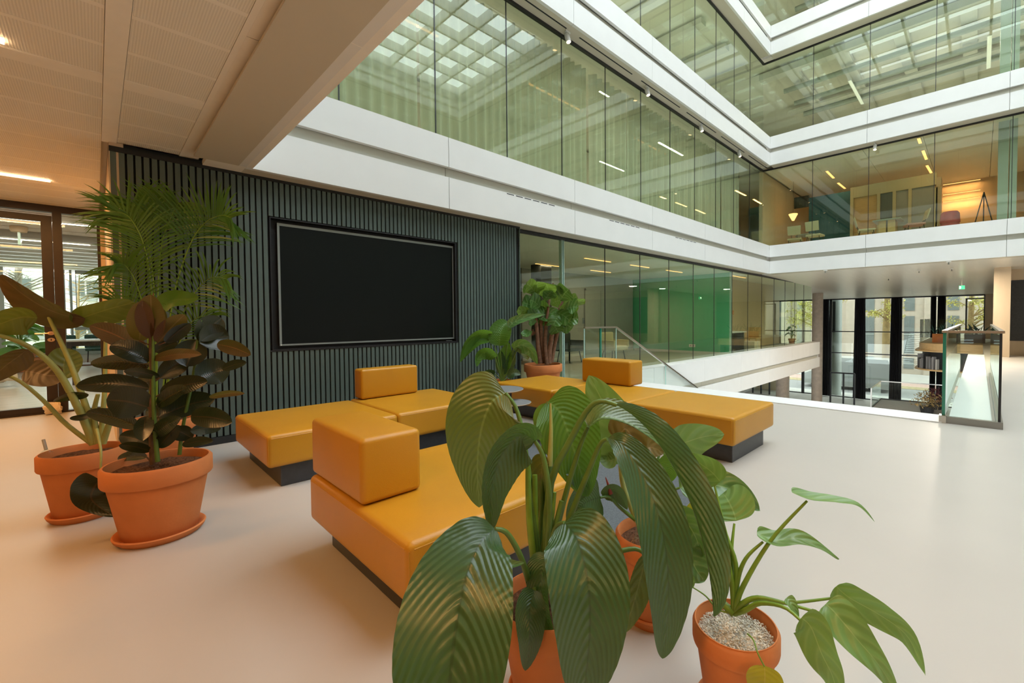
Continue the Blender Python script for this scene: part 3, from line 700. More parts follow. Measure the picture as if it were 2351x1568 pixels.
for i, (xx, yy_, m, lab) in enumerate(((2128, 935, 'grass_dry', 'dry yellow bush on the lower landing'), (2148, 925, 'pouf_pink', 'dark red bush on the lower landing beside the glass rail'))):
    c = pz(xx, yy_+14, LZ); c = Vector((c.x, c.y, LZ)); T = thing('indoor_bush', lab, 'plant', tuple(c)); r2 = random.Random(i)
    obj('pot', MB().lathe([(.001, 0), (.2, 0), (.26, .3), (.001, .3)], tuple(c), 20), MAT['dark_panel'], T)
    mb = MB()
    for k in range(500):
        a = r2.uniform(0, 2*PI); e = r2.uniform(-.1, 1.4); rr = r2.uniform(.2, .62)
        p = c+Vector((math.cos(a)*math.cos(e)*rr, math.sin(a)*math.cos(e)*rr, .35+math.sin(e)*rr)); q = Vector((r2.uniform(-1, 1), r2.uniform(-1, 1), r2.uniform(-1, 1))).normalized()*.06; q2 = q.cross(Vector((.3, .5, .8))).normalized()*.02
        mb.add([p-q, p+q2, p+q, p-q2], [(0, 1, 2, 3)])
    obj('foliage', mb, mat('bush_leaf_%s' % 'ab'[i], ((.42, .30, .12), (.16, .05, .06))[i], .8), T, kind='stuff')
# dark railings and glass doors of the ground floor
rl = thing('metal_railing', 'dark metal railing at the street windows of the ground floor', 'railing', (31, 7, GZ))
a, b = pxx(1907, 855, 31), pxx(1962, 858, 31)
obj('top_rail', MB().bar(a, b, .08), MAT['black_metal'], rl)
for s in (0, .55, 1): p = a.lerp(b, s); obj('post', MB().bar((p.x, p.y, GZ), p, .08), MAT['black_metal'], rl)
rd = thing('revolving_door', 'dark framed glass entrance door partly hidden under the gallery', 'door', (31.5, 10.2, GZ))
for k in range(5):
    y = 9.2+.55*k; obj('post', MB().box(31.4, y-.04, GZ, 31.5, y+.04, -1.6), MAT['black_metal'], rd)
    if k < 4: obj('pane', MB().box(31.44, y+.04, GZ+.05, 31.46, y+.51, -1.65), MAT['glass_clear'], rd)
obj('canopy', MB().box(31.2, 9.1, -1.6, 31.7, 11.5, -1.4), MAT['black_metal'], rd)
# outside
struct('ground', MB().box(34, -20, -4.3, 36.4, 40, -4.1), 'sidewalk'); struct('ground', MB().box(36.4, -20, -4.3, 41.5, 40, -4.16), 'asphalt')
struct('ground', MB().box(41.5, -20, -4.3, 43, 40, -4.14), 'grass_dry'); struct('ground', MB().box(43, -20, -4.3, 45.5, 40, -4.15), 'bike_lane'); struct('ground', MB().box(45.5, -20, -4.3, 90, 40, -4.1), 'sidewalk')
def van():
    X0, X1 = 38.2, 40.2
    y0 = pxx(2044, 880, 38.2).y; L = 5.6; z = -4.16
    T = thing('delivery_van', 'white panel van parked in the street outside the windows', 'van', ((X0+X1)/2, y0+L/2, z))
    prof = [(0, .45), (0, 1.9), (.15, 2.35), (3.9, 2.38), (4.3, 2.15), (4.75, 1.35), (5.45, 1.05), (5.6, .75), (5.6, .42)]
    n_ = len(prof); vs = [(X0, y0+a, z+b) for a, b in prof]+[(X1, y0+a, z+b) for a, b in prof]
    obj('body', MB().add(vs, [tuple(range(n_)), tuple(range(2*n_-1, n_-1, -1))]+[(i, i+n_, (i+1) % n_+n_, (i+1) % n_) for i in range(n_)]), MAT['van_white'], T, 30)
    obj('sill', MB().box(X0-.02, y0+.05, z+.28, X1, y0+L-.05, z+.62), MAT['paint_grey'], T)
    obj('side_moulding', MB().box(X0-.03, y0+.2, z+1.0, X0, y0+3.6, z+1.06), MAT['alu_grey'], T)
    obj('side_window', MB().add([(X0-.01, y0+3.75, z+1.35), (X0-.01, y0+4.6, z+1.35), (X0-.01, y0+4.25, z+2.0), (X0-.01, y0+3.75, z+2.0)], [(0, 1, 2, 3)]), MAT['facade_glass'], T)
    for yw in (y0+.95, y0+4.65):
        for xw in (X0+.02, X1-.22):
            prof2 = [(.18, -.0), (.34, 0), (.36, .03), (.36, .17), (.34, .2), (.001, .2)]
            mb = MB().lathe([(.001, 0)]+prof2, (0, 0, 0), 22)
            mb.v = [Vector((xw+v.z, yw+v.x, z+.36+v.y)) for v in mb.v]; wv = obj('wheel', mb, MAT['tyre'], T, 30)
            mb = MB().lathe([(.001, -.01), (.17, -.01), (.19, .02)], (0, 0, 0), 18); mb.v = [Vector((xw+v.z, yw+v.x, z+.36+v.y)) for v in mb.v]; obj('hubcap', mb, MAT['grey_metal'], wv)
van()
fb = thing('office_building', 'pale stone building with tall narrow windows across the street', 'building', (52, 8, -4.1))
obj('wall', MB().box(52, -14, -4.1, 54, 34, 9), MAT['facade_stone'], fb)
for k in range(14):
    y = -11.0+3.05*k
    for z0, z1 in ((-3.6, -2.6), (-2.2, 1.3), (1.8, 4.6), (5.0, 8)):
        fw = obj('window', MB().box(51.94, y+.1, z0, 52.02, y+.85, z1), MAT['facade_glass'], fb); obj('transom', MB().box(51.9, y+.1, z0+(z1-z0)*.5, 51.96, y+.85, z0+(z1-z0)*.5+.06), MAT['alu_grey'], fw)
    obj('pilaster', MB().box(51.8, y-1.6, -4.1, 52, y-.6, 9), MAT['facade_stone'], fb)
def tree(label, base, H, seed, leafy, spread=2.6, mbark='bark', rad=.2, bare=False, lean=(0, 0)):
    r = random.Random(seed); T = thing('street_tree', label, 'tree', base, 'trees outside'); base = Vector(base)
    top = base+Vector((lean[0], lean[1], H))
    obj('trunk', MB().tube([base, base.lerp(top, .35)+Vector((.05, .08, 0)), base.lerp(top, .7), top], [rad, rad*.8, rad*.55, rad*.15], 10), MAT[mbark], T, 60)
    lv = MB(); br = MB()
    for k in range(26 if not bare else 44):
        s = r.uniform(.38 if not bare else .2, .98); p = base.lerp(top, s); a = r.uniform(0, 2*PI); ln = spread*(1.15-s*.6)*r.uniform(.6, 1.1)
        q = p+Vector((math.cos(a)*ln, math.sin(a)*ln, ln*r.uniform(.0, .45))); md = p.lerp(q, .5)+Vector((0, 0, .12*ln))
        br.tube([p, md, q], [rad*.22, rad*.12, rad*.04], 5)
        for j in range(7 if bare else 5):
            e = p.lerp(q, r.uniform(.35, 1)); f = e+Vector((r.uniform(-1, 1), r.uniform(-1, 1), r.uniform(-.3, .8)))*ln*.3
            br.tube([e, f], [rad*.06, rad*.02], 4, False)
            if leafy:
                for i in range(leafy):
                    c = e.lerp(f, r.random())+Vector((r.gauss(0, .16), r.gauss(0, .16), r.gauss(0, .12))); h = r.uniform(.03, .06)
                    n1 = Vector((r.uniform(-1, 1), r.uniform(-1, 1), r.uniform(-1, 1))).normalized()*h; n2 = n1.cross(Vector((.2, .7, .5))).normalized()*h
                    lv.add([c-n1-n2, c+n1-n2, c+n1+n2, c-n1+n2], [(0, 1, 2, 3)])
    obj('branches', br, MAT[mbark], T, kind='stuff')
    if leafy: obj('foliage', lv, MAT['spring_leaf'], T, kind='stuff')
c = pxx(2036, 830, 45.8)
tree('street tree with straight yellow trunk and thin spring leaves seen between the curtains', (45.8, c.y, -4.1), 11, 3, 26, 3.4, rad=.34)
tree('leafy street tree left of the straight yellow trunk', (46.5, c.y+5.4, -4.1), 11, 5, 26, 3.4, rad=.24)
tree('leafy street tree right of the curtains beyond the curved landing', (45, c.y-5.2, -4.1), 11, 9, 26, 3.6, rad=.24)
# garden side behind the room
struct('ground', MB().box(-30, 20.3, -.3, 12, 48, -.15), 'grass_dry')
gbd = thing('garden_building', 'pale low building with wide windows outside the back room', 'building', (-3, 36, -.15))
obj('wall', MB().box(-16, 36, -.15, 10, 40, 5), MAT['paint_white'], gbd)
for z0 in (.6, 2.7):
    obj('wall_band', MB().box(-16, 35.95, z0-.3, 10, 36, z0-.05), MAT['paint_grey'], gbd)
    for k in range(8):
        x = -14+2.6*k; fw = obj('window', MB().box(x, 35.9, z0, x+1.3, 35.98, z0+.8), MAT['facade_glass'], gbd); obj('window_bar', MB().box(x+.6, 35.86, z0, x+.67, 35.9, z0+.8), MAT['paint_white'], fw)
tree('bare branching tree outside the back room window', (-2.3, 28, -.15), 6.5, 11, 0, 3.0, 'bark_grey', .14, True, (.3, 0))
tree('bare tangled shrub tree outside the back room window, lower one', (-.6, 25, -.15), 3.2, 13, 0, 2.2, 'bark', .07, True, (.2, 0))
# ================================================================== FURNITURE
tv = thing('television', 'large black wall screen recessed in the dark slatted wall', 'television', (2.43, 5.55, .95))
obj('casing', MB().box(1.372, SY+.055, .950, 3.562, SY+.10, 2.276), MAT['tv_black'], tv)
obj('panel', MB().box(1.392, SY+.050, .972, 3.548, SY+.056, 2.256), MAT['screen'], tv)
obj('bezel', MB().box(1.368, SY+.046, 2.252, 3.566, SY+.06, 2.280).box(1.368, SY+.046, .948, 3.566, SY+.06, .966).box(1.368, SY+.046, .966, 1.390, SY+.06, 2.252).box(3.550, SY+.046, .966, 3.566, SY+.06, 2.252), MAT['bezel'], tv)
obj('power_mark', MB().box(1.376, SY+.0445, .952, 1.388, SY+.047, .963), MAT['paint_white'], tv)
obj('maker_plate', MB().box(3.40, SY-.002, TZ0+.018, 3.50, SY+.0, TZ0+.022), MAT['bezel'], tv)
SZ0, SZ1 = .16, .40
def wrinkle_top(mb, x0, x1, y0, y1, seed):
    r = random.Random(seed); ph = [r.uniform(0, 6) for _ in range(4)]
    for v in mb.v:
        if v.z > SZ1-.012:
            u, w_ = (v.x-x0)/(x1-x0), (v.y-y0)/(y1-y0)
            v.z += .006*math.sin(PI*min(max(u, 0), 1))*math.sin(PI*min(max(w_, 0), 1))
def module(x0, x1, y0, y1, label, seed):
    T = thing('bench_module', label, 'bench', ((x0+x1)/2, (y0+y1)/2, 0), 'mustard leather bench modules')
    g = .004
    bm = bmesh.new(); bmesh.ops.create_cube(bm, size=1)
    for v in bm.verts: v.co = Vector(((x0+x1)/2+v.co.x*(x1-x0-2*g), (y0+y1)/2+v.co.y*(y1-y0-2*g), (SZ0+SZ1)/2+v.co.z*(SZ1-SZ0)))
    bmesh.ops.bevel(bm, geom=bm.edges[:], offset=.030, segments=5, profile=.5, affect='EDGES')
    bmesh.ops.subdivide_edges(bm, edges=[e for e in bm.edges if e.calc_length() > .15], cuts=10, use_grid_fill=True)
    bm.verts.index_update(); mb = MB().add([v.co.copy() for v in bm.verts], [tuple(v.index for v in f.verts) for f in bm.faces]); bm.free()
    wrinkle_top(mb, x0, x1, y0, y1, seed)
    obj('cushion', mb, MAT['leather'], T, 50)
    sm = MB(); zt = SZ1-.026; e = .0055
    sm.tube([(x0+e, y0+.03, zt), (x0+e, y1-.03, zt)], .0028, 5).tube([(x0+.03, y0+e, zt), (x1-.03, y0+e, zt)], .0028, 5).tube([(x1-e, y0+.03, zt), (x1-e, y1-.03, zt)], .0028, 5)
    for cx_, cy_ in ((x0+.0125, y0+.0125), (x1-.0125, y0+.0125), (x0+.0125, y1-.0125)): sm.tube([(cx_, cy_, SZ0+.03), (cx_, cy_, SZ1-.03)], .0028, 5)
    obj('seam', sm, MAT['leather'], T)
    obj('plinth', MB().rbox(x0+.095, y0+.055, 0, x1-.15, y1-.055, SZ0+.01, .006, 2), MAT['plinth'], T)
    return T
def block(x0, x1, y0, y1, label, z1=.705):
    T = thing('backrest_block', label, 'backrest', ((x0+x1)/2, (y0+y1)/2, SZ1), 'mustard leather backrest blocks')
    obj('cushion', MB().rbox(x0, y0, SZ1+.0065, x1, y1, z1, .026, 5), MAT['leather'], T, 50)
    sm = MB(); zt = z1-.022; e = .004
    sm.tube([(x0+e, y0+.026, zt), (x0+e, y1-.026, zt)], .0026, 5).tube([(x0+.026, y0+e, zt), (x1-.026, y0+e, zt)], .0026, 5).tube([(x1-e, y0+.026, zt), (x1-e, y1-.026, zt)], .0026, 5)
    for cx_, cy_ in ((x0+.011, y0+.011), (x1-.011, y0+.011)): sm.tube([(cx_, cy_, SZ1+.03), (cx_, cy_, z1-.026)], .0026, 5)
    obj('seam', sm, MAT['leather'], T)
module(.812, 1.795, 3.655, 4.73, 'mustard leather bench module at the left end before the slatted wall', 1)
module(1.80, 2.785, 3.685, 4.77, 'mustard leather bench module under the screen carrying a backrest block', 2)
block(1.852, 2.48, 4.575, 4.862-.10, 'mustard leather backrest block below the screen', .715)
module(.757, 1.735, 1.493, 2.585, 'mustard leather bench module nearest the viewer with a block on its corner', 3)
block(.775, 1.062, 1.935, 2.58, 'mustard leather backrest block on the nearest bench module', .702)
module(3.565, 4.545, 1.437, 2.487, 'mustard leather bench module at the open right end above the stair', 4)
module(3.565, 4.545, 2.492, 3.555, 'mustard leather bench module in the middle of the right-hand row', 5)
module(3.585, 4.56, 3.56, 4.63, 'mustard leather bench module beside the pots at the slatted wall end', 6)
block(4.375, 4.66, 3.02, 3.78, 'mustard leather backrest block on the right-hand bench row', .705)
# rug with fringe
rg = thing('rug', 'dark grey woven rug with fringed ends between the benches', 'rug', (2.55, 2.5, 0))
obj('pile', MB().rbox(1.95, 1.33, 0, 3.2, 3.74, .008, .003, 2), MAT['rug'], rg)
fb_ = MB(); r = random.Random(2)
for end, s in ((1.33, -1),):
    for k in range(120):
        x = 1.96+1.235*k/119; y = end; l_ = r.uniform(.08, .12); dx = r.uniform(-.02, .02)
        fb_.tube([(x, y, .005), (x+dx*.5, y+s*l_*.5, .008), (x+dx, y+s*l_, .003)], .0032, 4, False)
obj('fringe', fb_, MAT['rug'], rg, kind='stuff')
# side tables
def table(label, c, discs, name='side_table'):
    T = thing(name, label, 'table', (c[0], c[1], 0))
    for x, y, z, rr in discs:
        o = obj('disc', MB().lathe([(.001, z-.012), (rr-.012, z-.012), (rr, z-.002), (rr-.002, z), (.001, z)], (x, y, 0), 56), MAT['table_grey'], T, 30)
        obj('rim', MB().lathe([(rr-.012, z-.0125), (rr+.0006, z-.0025), (rr-.001, z+.0006)], (x, y, 0), 56), MAT['wood_wall'], o)
        d = Vector((c[0]-x, c[1]-y, 0)); ang = math.atan2(d.y, d.x)
        if d.length > .02: obj('arm', MB().bar((x, y, z-.02), (c[0], c[1], z-.02), .02, .012), MAT['black_metal'], T)
    obj('pole', MB().tube([(c[0], c[1], .01), (c[0], c[1], max(q[2] for q in discs)-.015)], .011, 10), MAT['black_metal'], T)
    obj('foot', MB().lathe([(.001, 0), (.15, 0), (.15, .006), (.02, .012), (.001, .012)], (*c, .0085), 32), MAT['black_metal'], T)
table('tiered grey side table of three round discs between the benches', (3.03, 3.62), [(3.075, 3.84, .45, .25), (3.012, 3.572, .345, .20), (2.74, 3.38, .265, .17)])
table('single low round grey side table in front of the right-hand bench', (3.22, 3.05), [(3.22, 3.05, .29, .255)])
# ================================================================== BALUSTRADES
gx = thing('glass_balustrade', 'glass balustrade box with steel rail at the right of the stair', 'balustrade', (6.75, .05, 0))
def gpan(nm, x0, y0, z0, x1, y1, z1, m='glass_rail', T=gx): return obj(nm, MB().box(x0, y0, z0, x1, y1, z1), MAT[m], T)
gpan('pane', 6.715, -.165, .06, 6.73, .255, 1.035)
gpan('pane', 6.76, .283, .02, 12.5, .297, 1.035); gpan('pane', 6.74, -.182, .02, 12.5, -.168, 1.035)
gpan('edge_strip', 6.700, .272, .03, 6.765, .302, 1.035, 'glass_edge')
gpan('base_shoe', 6.68, -.20, 0, 6.745, .262, .075, 'grey_metal'); gpan('base_shoe', 6.745, -.20, 0, 12.5, -.15, .075, 'grey_metal'); gpan('end_block', 6.66, .262, 0, 6.79, .325, .085, 'steel')
gpan('handrail', 6.70, -.20, 1.035, 6.745, .262, 1.062, 'steel'); gpan('handrail', 6.69, .268, 1.035, 12.5, .312, 1.062, 'steel'); gpan('handrail', 6.745, -.20, 1.035, 12.5, -.155, 1.062, 'steel'); gpan('corner_post', 6.712, -.182, .06, 6.735, -.160, 1.04, 'black_metal')
gs = thing('glass_balustrade', 'sloping glass balustrade with steel handrail going down along the white parapet', 'balustrade', (7.1, 5.2, 0))
A = Vector((6.10, 5.20, 1.06)); B = Vector((7.06, 5.20, 1.055)); C = Vector((16.0, 5.20, 1.055-.467*8.94)); dn = Vector((0, 0, 1.0))
obj('handrail', MB().bar(A, B, .045, .03), MAT['steel'], gs); obj('handrail', MB().bar(B, C, .045, .03), MAT['steel'], gs)
obj('pane', MB().box(6.10, 5.193, .04, 6.53, 5.207, 1.045), MAT['glass_rail'], gs)
obj('pane', MB().box(6.60, 5.193, .04, 7.05, 5.207, 1.04), MAT['glass_rail'], gs)
obj('edge_strip', MB().box(6.085, 5.19, .04, 6.10, 5.21, 1.045), MAT['glass_edge_pale'], gs); obj('edge_strip', MB().box(6.55, 5.185, .04, 6.585, 5.215, 1.045), MAT['glass_edge'], gs)
obj('floor_clamp', MB().box(6.08, 5.17, .0, 7.06, 5.23, .04), MAT['grey_metal'], gs)
s = 7.06
while s < 15.6:
    e = min(s+1.9, 15.9); z0, z1 = 1.04-.467*(s-7.06), 1.04-.467*(e-7.06)
    obj('pane', MB().add([(s+.01, 5.2, z0-.98), (e-.01, 5.2, z1-.98), (e-.01, 5.2, z1), (s+.01, 5.2, z0)], [(0, 1, 2, 3)]), MAT['glass_rail'], gs)
    obj('pane_edge', MB().box(s-.008, 5.193, z0-.98, s+.008, 5.207, z0), MAT['glass_edge_pale'], gs)
    s = e
# ================================================================== SPOT LIGHTS ON THE SOFFITS
def spot(x, y, z, label, aim=(0, -.3, -1)):
    T = thing('spotlight', label, 'spotlight', (x, y, z), 'white soffit spotlights')
    obj('mount', MB().rbox(x-.06, y-.022, z-.03, x+.06, y+.022, z, .004, 2), MAT['white_spot'], T); obj('stem', MB().tube([(x, y, z-.03), (x, y, z-.07)], .012, 8), MAT['white_spot'], T)
    d = Vector(aim).normalized(); c = Vector((x, y, z-.12)); a, b = c-d*.075, c+d*.085
    obj('barrel', MB().tube([a, a+d*.01, b-d*.004, b], [.042, .047, .047, .044], 20), MAT['white_spot'], T, 40); obj('lens', MB().tube([b, b+d*.002], .036, 18), MAT['led_warm'], T)
for x, l in ((5.97, 'nearest the ceiling beam'), (8.6, 'second from the ceiling beam'), (11.23, 'third from the ceiling beam'), (13.8, 'nearest the atrium corner')):
    spot(x, 5.45, S[2], 'white spotlight under the curtained glass soffit, '+l)
spot(16.1, 2.33, S[2], 'white spotlight on the right-hand soffit above the lounge windows', (-.3, 0, -1))
# ================================================================== UPPER STOREYS BEHIND GLASS
def sheer_curtain(x0, x1, label, y=6.0, z0=3.66, z1=6.38, seed=0):
    r = random.Random(seed); vs = []; fs = []; N = 60; ph = r.uniform(0, 6); dens = r.uniform(5.5, 8.0)
    for i in range(N+1):
        u = i/N; x = x0+(x1-x0)*u; yy = y+.055*math.sin(ph+u*dens*2*PI)+.02*math.sin(ph*2+u*17)
        vs += [(x, yy, z1), (x, yy+.01*math.sin(u*31), z0)]
    for i in range(N): fs.append((2*i, 2*i+1, 2*i+3, 2*i+2))
    return obj('sheer_curtain', MB().add(vs, fs), MAT['sheer'], None, 0, label, 'curtain', 'sheer curtains behind the first floor glass')
xs_ = [2.065+1.2985*k for k in range(12)]
ordn = ['first', 'second', 'third', 'fourth', 'fifth', 'sixth', 'seventh', 'eighth', 'ninth', 'tenth', 'eleventh']
sheer_curtain(.8, 1.98, 'pale sheer curtain at the left end, mostly hidden by the ceiling beam', seed=99)
for k in range(10):
    a, b = xs_[k], xs_[k+1]
    sheer_curtain(a+.02, b-(.02 if k not in (3, 8) else .14), 'pale sheer curtain behind the %s upper pane from the ceiling beam' % ordn[k], seed=k)
struct('wall_upper_left', MB().box(.7, 9.0, 3.6, 16, 9.1, 6.45), 'paint_white')
for k in range(3):  # added lamps that lift the room behind the curtains
    led_bar('linear_light', 'added warm fill light behind the sheer curtains, %s' % ['near the ceiling beam', 'in the middle', 'near the atrium corner'][k], (2.6+4*k, 7.2, 6.36), (4.4+4*k, 7.2, 6.36), .04, m='led_amber', e=20, col=(1, .85, .62), group='added lights behind the sheer curtains')
# second and third storey: bare ceilings with beams and ducts
for lv, zc in ((2, S[3]), (3, S[4])):
    zc = zc+.045
    T = thing('ceiling', None, None, (20, 0, zc), kind='structure')
    for k in range(12):
        y = 5.0-1.55*k; obj('joist', MB().box(17.2, y-.18, zc-.16, 24, y+.18, zc), MAT['paint_white'], T)
    obj('joist', MB().box(17.0, YA, zc-.22, 17.35, 6, zc), MAT['paint_white'], T); obj('joist', MB().box(20.4, YA, zc-.25, 20.8, 6, zc-.17), MAT['paint_white'], T)
    for k in range(3): obj('duct', MB().tube([(18.2+1.3*k, YA, zc-.34), (18.2+1.3*k, 5.5, zc-.34)], .09, 12), MAT['alu_grey'], T, 40)
    for k in range(9):
        x = 2.5+1.7*k; obj('joist', MB().box(x-.15, 6.1, zc-.16, x+.15, 11, zc), MAT['paint_white'], T)
    for k in range(3):  # lamps added to brighten the upper rooms, dressed as ceiling bars
        wd_ = ['second', 'third'][lv-2]; pos_ = ['nearest the atrium corner', 'second from the atrium corner', 'third from the atrium corner']
        led_bar('linear_light', 'added pale fill light behind the %s floor glass on the right, %s' % (wd_, pos_[k]), (18.8, 3.5-3.6*k, zc-.45), (21.2, 3.5-3.6*k, zc-.45), .10, m='added_led_dim', e=52, col=(1, .95, .80), group='added upper floor fill lights')
        led_bar('linear_light', 'added pale fill light behind the %s floor glass on the left, %s' % (wd_, pos_[2-k]), (2.8+4.5*k, 7.6, zc-.45), (5.2+4.5*k, 7.6, zc-.45), .10, m='added_led_dim', e=40, col=(1, .95, .80), group='added upper floor fill lights')
struct('wall_upper_right', MB().box(25, YO, 7.2, 25.1, 9, 13.9), 'paint_white')
struct('wall_upper_back', MB().box(.7, 11, 7.2, 16.4, 11.1, 13.9), 'paint_white')
for lv in (1, 2, 3):
    z0 = S[lv]+.85; z1 = S[lv+1]+.05
    struct('wall_column', MB().box(16.75, -.50, z0, 17.15, -.30, z1).box(16.75, -.66, z0, 17.15, -.52, z1), 'alu_grey')
# first floor lounge behind the right-hand glass
struct('wall_lounge', MB().box(23, YO, 3.6, 23.1, 9, 6.45), 'wood_wall')
struct('wall_lounge_side', MB().box(16.5, 5.7, 3.6, 23, 5.8, 6.45), 'paint_tan')
tl = thing('ceiling', None, None, (19, 0, S[2]), kind='structure')
for k in range(16):
    y = 5.6-1.45*k; obj('ceiling_panel', MB().box(16.4, y-1.44, S[2]+.01, 23, y, S[2]+.05), MAT['ceiling_plain'], tl)
LX = 20.0
def rX2(nm, x0, y0, x1, y1, X, m, T, t=.03):
    a = pxx(x0, y0, X); b = pxx(x1, y1, X)
    return obj(nm, MB().box(X-t, a.y, b.z, X+t, b.y, a.z), MAT[m], T)
tw = thing('wall_teal', None, None, (20, 4, 3.6), kind='structure')
rX2('teal_panel', 1858, 455, 1958, 560, 20.3, 'paint_teal', tw, .05); rX2('frame_panel', 1782, 462, 1806, 560, 20.3, 'dark_panel', tw, .06); rX2('frame_panel', 1806, 458, 1858, 474, 20.3, 'dark_panel', tw, .06)
bo = thing('meeting_booth', 'grey-green glazed meeting booth with cream frame in the first floor lounge', 'booth', (19.4, 1.4, 3.63))
rX2('panel', 2054, 432, 2084, 540, 19.4, 'paint_grey', bo); rX2('panel', 2092, 424, 2144, 540, 19.4, 'paint_grey', bo); rX2('window', 1962, 440, 2012, 540, 19.4, 'wood_band', bo); rX2('window', 2020, 434, 2050, 540, 19.4, 'facade_glass', bo)
for x in (1953, 2014, 2050, 2086, 2145): rX2('frame_post', x, 432, x+6, 545, 19.35, 'seat_cream', bo, .05)
rX2('frame_head', 1953, 432, 2151, 424, 19.36, 'seat_cream', bo, .05)
rX2('side_panel', 2151, 412, 2160, 545, 19.6, 'wood_wall', bo, .3)
def lounge_chair(x, y, X, rz, label, seatm='seat_pink', backm='seat_cream'):
    c = pxx(x, y, X); c = Vector((X, c.y, 3.63)); T = thing('lounge_chair', label, 'chair', tuple(c), 'cream chairs of the first floor lounge')
    def tr(mb):
        R_ = Matrix.Rotation(rz, 3, 'Z'); mb.v = [R_ @ v + c for v in mb.v]; return mb
    obj('seat', tr(MB().rbox(-.25, -.24, .43, .23, .24, .50, .03, 3)), MAT[seatm], T, 40)
    bk = MB().rbox(-.27, -.22, .60, -.235, .22, .92, .015, 2)
    for v in bk.v: v.x -= (v.z-.5)*.25; v.y *= 1-.25*max(0, (.72-v.z))
    obj('backrest', tr(bk), MAT[backm], T, 40)
    for s in (-1, 1):
        obj('leg', tr(MB().tube([(.22, s*.22, 0), (.17, s*.19, .44)], .011, 6)), MAT['black_metal'], T); obj('leg', tr(MB().tube([(-.25, s*.22, 0), (-.20, s*.19, .44)], .011, 6)), MAT['black_metal'], T)
    obj('back_bracket', tr(MB().tube([(-.2, -.09, .45), (-.285, -.09, .62), (-.30, -.07, .72), (-.30, .07, .72), (-.285, .09, .62), (-.2, .09, .45)], .009, 6)), MAT['black_metal'], T)
lounge_chair(1826, 520, 17.9, .15, 'cream chair with its back to the glass, nearest the atrium corner', 'seat_cream')
lounge_chair(1872, 532, 17.5, -.1, 'cream chair right of the one nearest the atrium corner', 'seat_cream')
lounge_chair(1990, 520, 17.7, -1.35, 'cream chair facing right at the yellow legged table', 'seat_cream')
lounge_chair(2098, 505, 17.7, 1.9, 'cream chair with rosy seat facing left at the yellow legged table')
lt = thing('lounge_table', 'grey topped table on yellow trestle legs in the first floor lounge', 'table', (18.0, 1.9, 3.63))
a = pxx(2008, 500, 18.0).y; b = pxx(2072, 500, 18.0).y; m_ = (a+b)/2
obj('tabletop', MB().rbox(17.6, b, 4.35, 18.4, a, 4.385, .01, 2), MAT['alu_grey'], lt)
for yl in (m_-.12, m_+.12): obj('leg', MB().box(17.7, yl-.1, 3.63, 18.3, yl+.1, 4.35), MAT['wood_band'], lt)
t2 = thing('round_table', 'small round table with pale legs beside the corner chairs', 'table', (18.7, 3.9, 3.63))
c = pxx(1850, 530, 18.7)
obj('tabletop', MB().lathe([(.001, .70), (.36, .70), (.36, .73), (.001, .73)], (18.7, c.y, 3.63), 30), MAT['alu_grey'], t2)
for k in range(3): obj('leg', MB().tube([(18.7+.22*math.cos(k*2.1), c.y+.22*math.sin(k*2.1), 3.63), (18.7+.16*math.cos(k*2.1), c.y+.16*math.sin(k*2.1), 4.34)], .022, 8), MAT['seat_cream'], t2)
c = pxx(2181, 505, 18.0)
pf = thing('pouf', 'round rose-red pouf chair in the first floor lounge', 'pouf', (18.0, c.y, 3.63))
obj('body', MB().lathe([(.001, 0), (.20, 0), (.23, .08), (.23, .38), (.19, .46), (.001, .48)], (18.0, c.y, 3.63), 28), MAT['pouf_pink'], pf, 40); obj('back', MB().lathe([(.20, .4), (.24, .45), (.22, .72), (.18, .78), (.16, .7), (.16, .4)], (18.0, c.y, 3.63), 28), MAT['pouf_pink'], pf, 40)
c = pxx(1821, 498, 18.4)
pn = thing('pendant_lamp', 'cone shaped glowing pendant lamp near the atrium corner', 'lamp', tuple(c))
obj('shade', MB().lathe([(.04, -.14), (.16, .10), (.15, .11), (.03, -.13)], tuple(c), 24), MAT['lamp_shade'], pn, 40); obj('cable', MB().tube([c+Vector((0, 0, .1)), (c.x, c.y, S[2])], .004, 5), MAT['black_metal'], pn)
lb = [((1898, 393), (1914, 409)), ((1924, 420), (1940, 433)), ((2109, 318), (2113, 329)), ((2119, 346), (2127, 366)), ((2128, 380), (2138, 397))]
ln_ = ['left of the row by the corner, first', 'left of the row by the corner, second', 'highest of the right group', 'middle of the right group', 'lowest of the right group']
for ((x0, y0), (x1, y1)), s in zip(lb, ln_):
    a, b = pz(x0, y0, S[2]-.02), pz(x1, y1, S[2]-.02)
    led_bar('linear_light', 'short warm ceiling light of the lounge, '+s, tuple(a), tuple(b), .07, m='led_amber', e=6, col=(1, .55, .24), group='lounge ceiling lights')
for k, (y0, y1) in enumerate(((425, 412), (448, 436), (464, 452))):
    a, b = pz(2165, y0, S[2]-.02), pz(2251, y1, S[2]-.02)
    if a.x > 22.9: a, b = pxx(2165, y0, 22.8), pxx(2251, y1, 22.8)
    led_bar('linear_light', 'long warm ceiling light at the back of the lounge, %s' % ['top line', 'middle line', 'bottom line'][k], tuple(a), tuple(b), .05, m='led_amber', e=10, col=(1, .5, .2), group='lounge ceiling lights')
ct = thing('floor_easel', 'dark thin floor easel stand beside the pale lounge column', 'easel', (18.2, -.05, 3.63))
c = pxx(2258, 500, 18.2)
for k in range(3): obj('leg', MB().tube([(18.2+.3*math.cos(k*2.1), c.y+.3*math.sin(k*2.1), 3.63), (18.2, c.y, 4.9)], .014, 6), MAT['black_metal'], ct)
